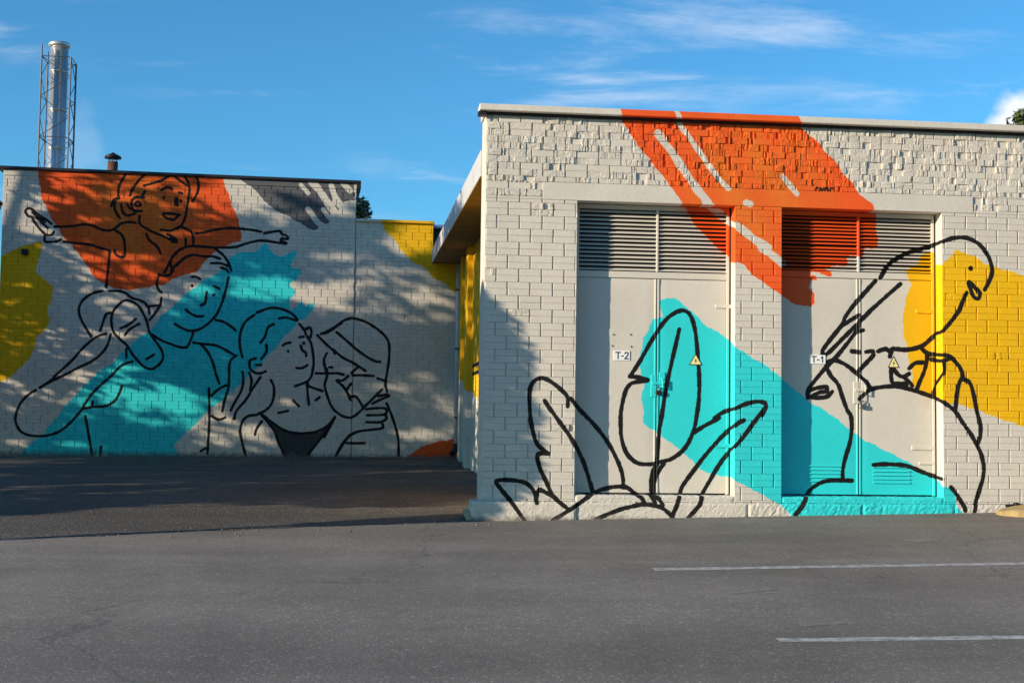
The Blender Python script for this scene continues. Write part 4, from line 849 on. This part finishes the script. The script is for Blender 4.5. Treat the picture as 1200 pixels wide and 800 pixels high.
def tree(name, label, loc, h, crown_r, crown_h, n_clumps, leaves, leaf, mat, seed, base=.35, group=None, squash=1.0, clump=.55, gaps=False):
    rn = random.Random(seed); t = empty(name, loc); tag(t, label, 'tree', group)
    tr = MB(); top = h * .82; lean = (rn.uniform(-.3, .3), rn.uniform(-.3, .3))
    pts = [(lean[0] * (k / 6) ** 2, lean[1] * (k / 6) ** 2, -.3 + (top + .3) * k / 6) for k in range(7)]
    r0 = .018 * h + .03; tr.tube(pts, [r0 * (1.25 if k == 0 else 1 - .14 * k) for k in range(7)], 8)
    clumps = []
    for i in range(n_clumps):
        while True:
            x, y_, z = rn.uniform(-1, 1), rn.uniform(-1, 1), rn.uniform(-1, 1)
            if .15 < x * x + y_ * y_ + z * z < 1: break
        taper = 1 - .35 * max(0, z)
        c = (lean[0] + x * crown_r * taper, lean[1] + y_ * crown_r * taper * squash, h - crown_h / 2 + z * crown_h / 2); clumps.append((c, rn.uniform(.6, 1.25) * clump))
        if i % 2 == 0:
            zs = max(h * base * .8, min(top * .95, c[2] - rn.uniform(.5, 1.6))); kk = (zs + .3) / (top + .3)
            s0 = (lean[0] * kk ** 2, lean[1] * kk ** 2, zs); mid = tuple((s0[j] + c[j]) / 2 + rn.uniform(-.15, .15) for j in range(3)); tr.tube([s0, mid, c], [.035 + .004 * h * (1 - kk), .025, .008], 5, False)
    tr.build('trunk', M_trunk, t, True)
    v = []; f = []; per = leaves // n_clumps
    for (c, rr) in clumps:
        for _ in range(per):
            d = Vector((rn.gauss(0, 1), rn.gauss(0, 1), rn.gauss(0, .8))).normalized() * rr * rn.random() ** .45
            p = Vector(c) + d; a = Vector((rn.gauss(0, 1), rn.gauss(0, 1), rn.gauss(0, 1))).normalized(); b_ = a.orthogonal().normalized(); s_ = leaf * rn.uniform(.6, 1.3); n = len(v)
            if gaps and in_gap(np.array(loc) + np.array(p)): continue
            v += [tuple(p - a * s_), tuple(p + b_ * s_ * .45), tuple(p + a * s_), tuple(p - b_ * s_ * .45)]; f.append((n, n + 1, n + 2, n + 3))
    mesh_obj('crown', v, f, mat, t)
    return t
# row along the yard, out of the frame to the left: they shade the yard and dapple the mural
G = lambda x, y: (x, y, ground_z(x, y))
ROW = [(-13.2, 15.2, 9.4, 2.6, 8.6, 46, 12000), (-15.4, 18.2, 10.4, 2.8, 9.2, 46, 12000), (-17.2, 21.4, 9.8, 2.7, 8.6, 46, 11000), (-11.6, 12.6, 7.6, 1.9, 7.0, 40, 10000), (-19.5, 24.6, 9.4, 2.6, 8.2, 40, 10000), (-18.6, 15.4, 9.6, 2.7, 8.4, 40, 9000)]
for i, (x, y_, h, r_, chh, nc, nl) in enumerate(ROW):
    tree('yard_tree', 'leafy deciduous tree in the row shading the yard', G(x, y_), h, r_, chh, nc, nl, .13, (M_leaf, M_leaf2, M_leaf3)[i % 3], 50 + i, .2, 'trees shading the yard', 1.0, .72, True)
sp_ = RW.wld(-.66, 0, 0) + np.array([s_h[0], s_h[1], 0]) * 5.2
def thuja(loc, z0, z1, r, n, seed):
    rn = random.Random(seed); t = empty('thuja', loc); tag(t, 'slender dense evergreen whose shade falls on the substation corner', 'tree')
    MB().tube([(0, 0, -.2), (0, 0, z0 + .6), (0, 0, z1 - .5)], [.07, .05, .01], 8).build('trunk', M_trunk, t, True)
    v = []; f = []
    for _ in range(n):
        a = rn.uniform(0, 6.283); zz = rn.uniform(-1, 1); bump = 1 + .07 * math.sin(3 * a + 5 * zz) + .05 * math.sin(7 * a - 9 * zz)
        rr = r * math.sqrt(1 - zz * zz) * (1 + .14 * zz) * bump * rn.random() ** .35
        p = Vector((rr * math.cos(a), rr * math.sin(a), (z0 + z1) / 2 + zz * (z1 - z0) / 2)); d = Vector((rn.gauss(0, 1), rn.gauss(0, 1), rn.gauss(0, 1.4))).normalized(); b_ = d.orthogonal().normalized(); s_ = rn.uniform(.03, .065); k = len(v)
        v += [tuple(p - d * s_), tuple(p + b_ * s_ * .5), tuple(p + d * s_), tuple(p - b_ * s_ * .5)]; f.append((k, k + 1, k + 2, k + 3))
    mesh_obj('crown', v, f, M_leaf, t)
thuja(G(sp_[0], sp_[1]), .95, 4.2, .54, 18000, 91)
# added trees, unseen behind the camera: they block low skylight from the facades
for i in range(7):
    tree('sky_block_tree', 'tall broad tree added out of view to block skylight', G(-8 + 8 * i + random.uniform(-1.5, 1.5), -11 - 2.5 * (i % 2)), random.uniform(12, 15), 4.0, 11.5, 30, 2600, .42, (M_leaf, M_leaf3)[i % 2], 120 + i, .15, 'added skylight-blocking trees', 1.0, 1.3)
p = at_depth(421, 262, 46.0); tree('background_tree', 'dark tree top showing over the low wing of the boiler house', (p[0], p[1], ground_z(p[0], p[1])), at_depth(427, 231, 46)[2] - ground_z(p[0], p[1]), .55, 3.2, 16, 4200, .10, M_leaf3, 71, .3, None, 1, .34)
p = at_depth(1216, 160, 34.0); tree('background_tree', 'yellow green tree top peeking over the substation roof', (p[0], p[1], ground_z(p[0], p[1])), at_depth(1216, 128, 34)[2] - ground_z(p[0], p[1]), 1.1, 3.6, 22, 5200, .10, M_leaf2, 73, .3, None, 1, .4)
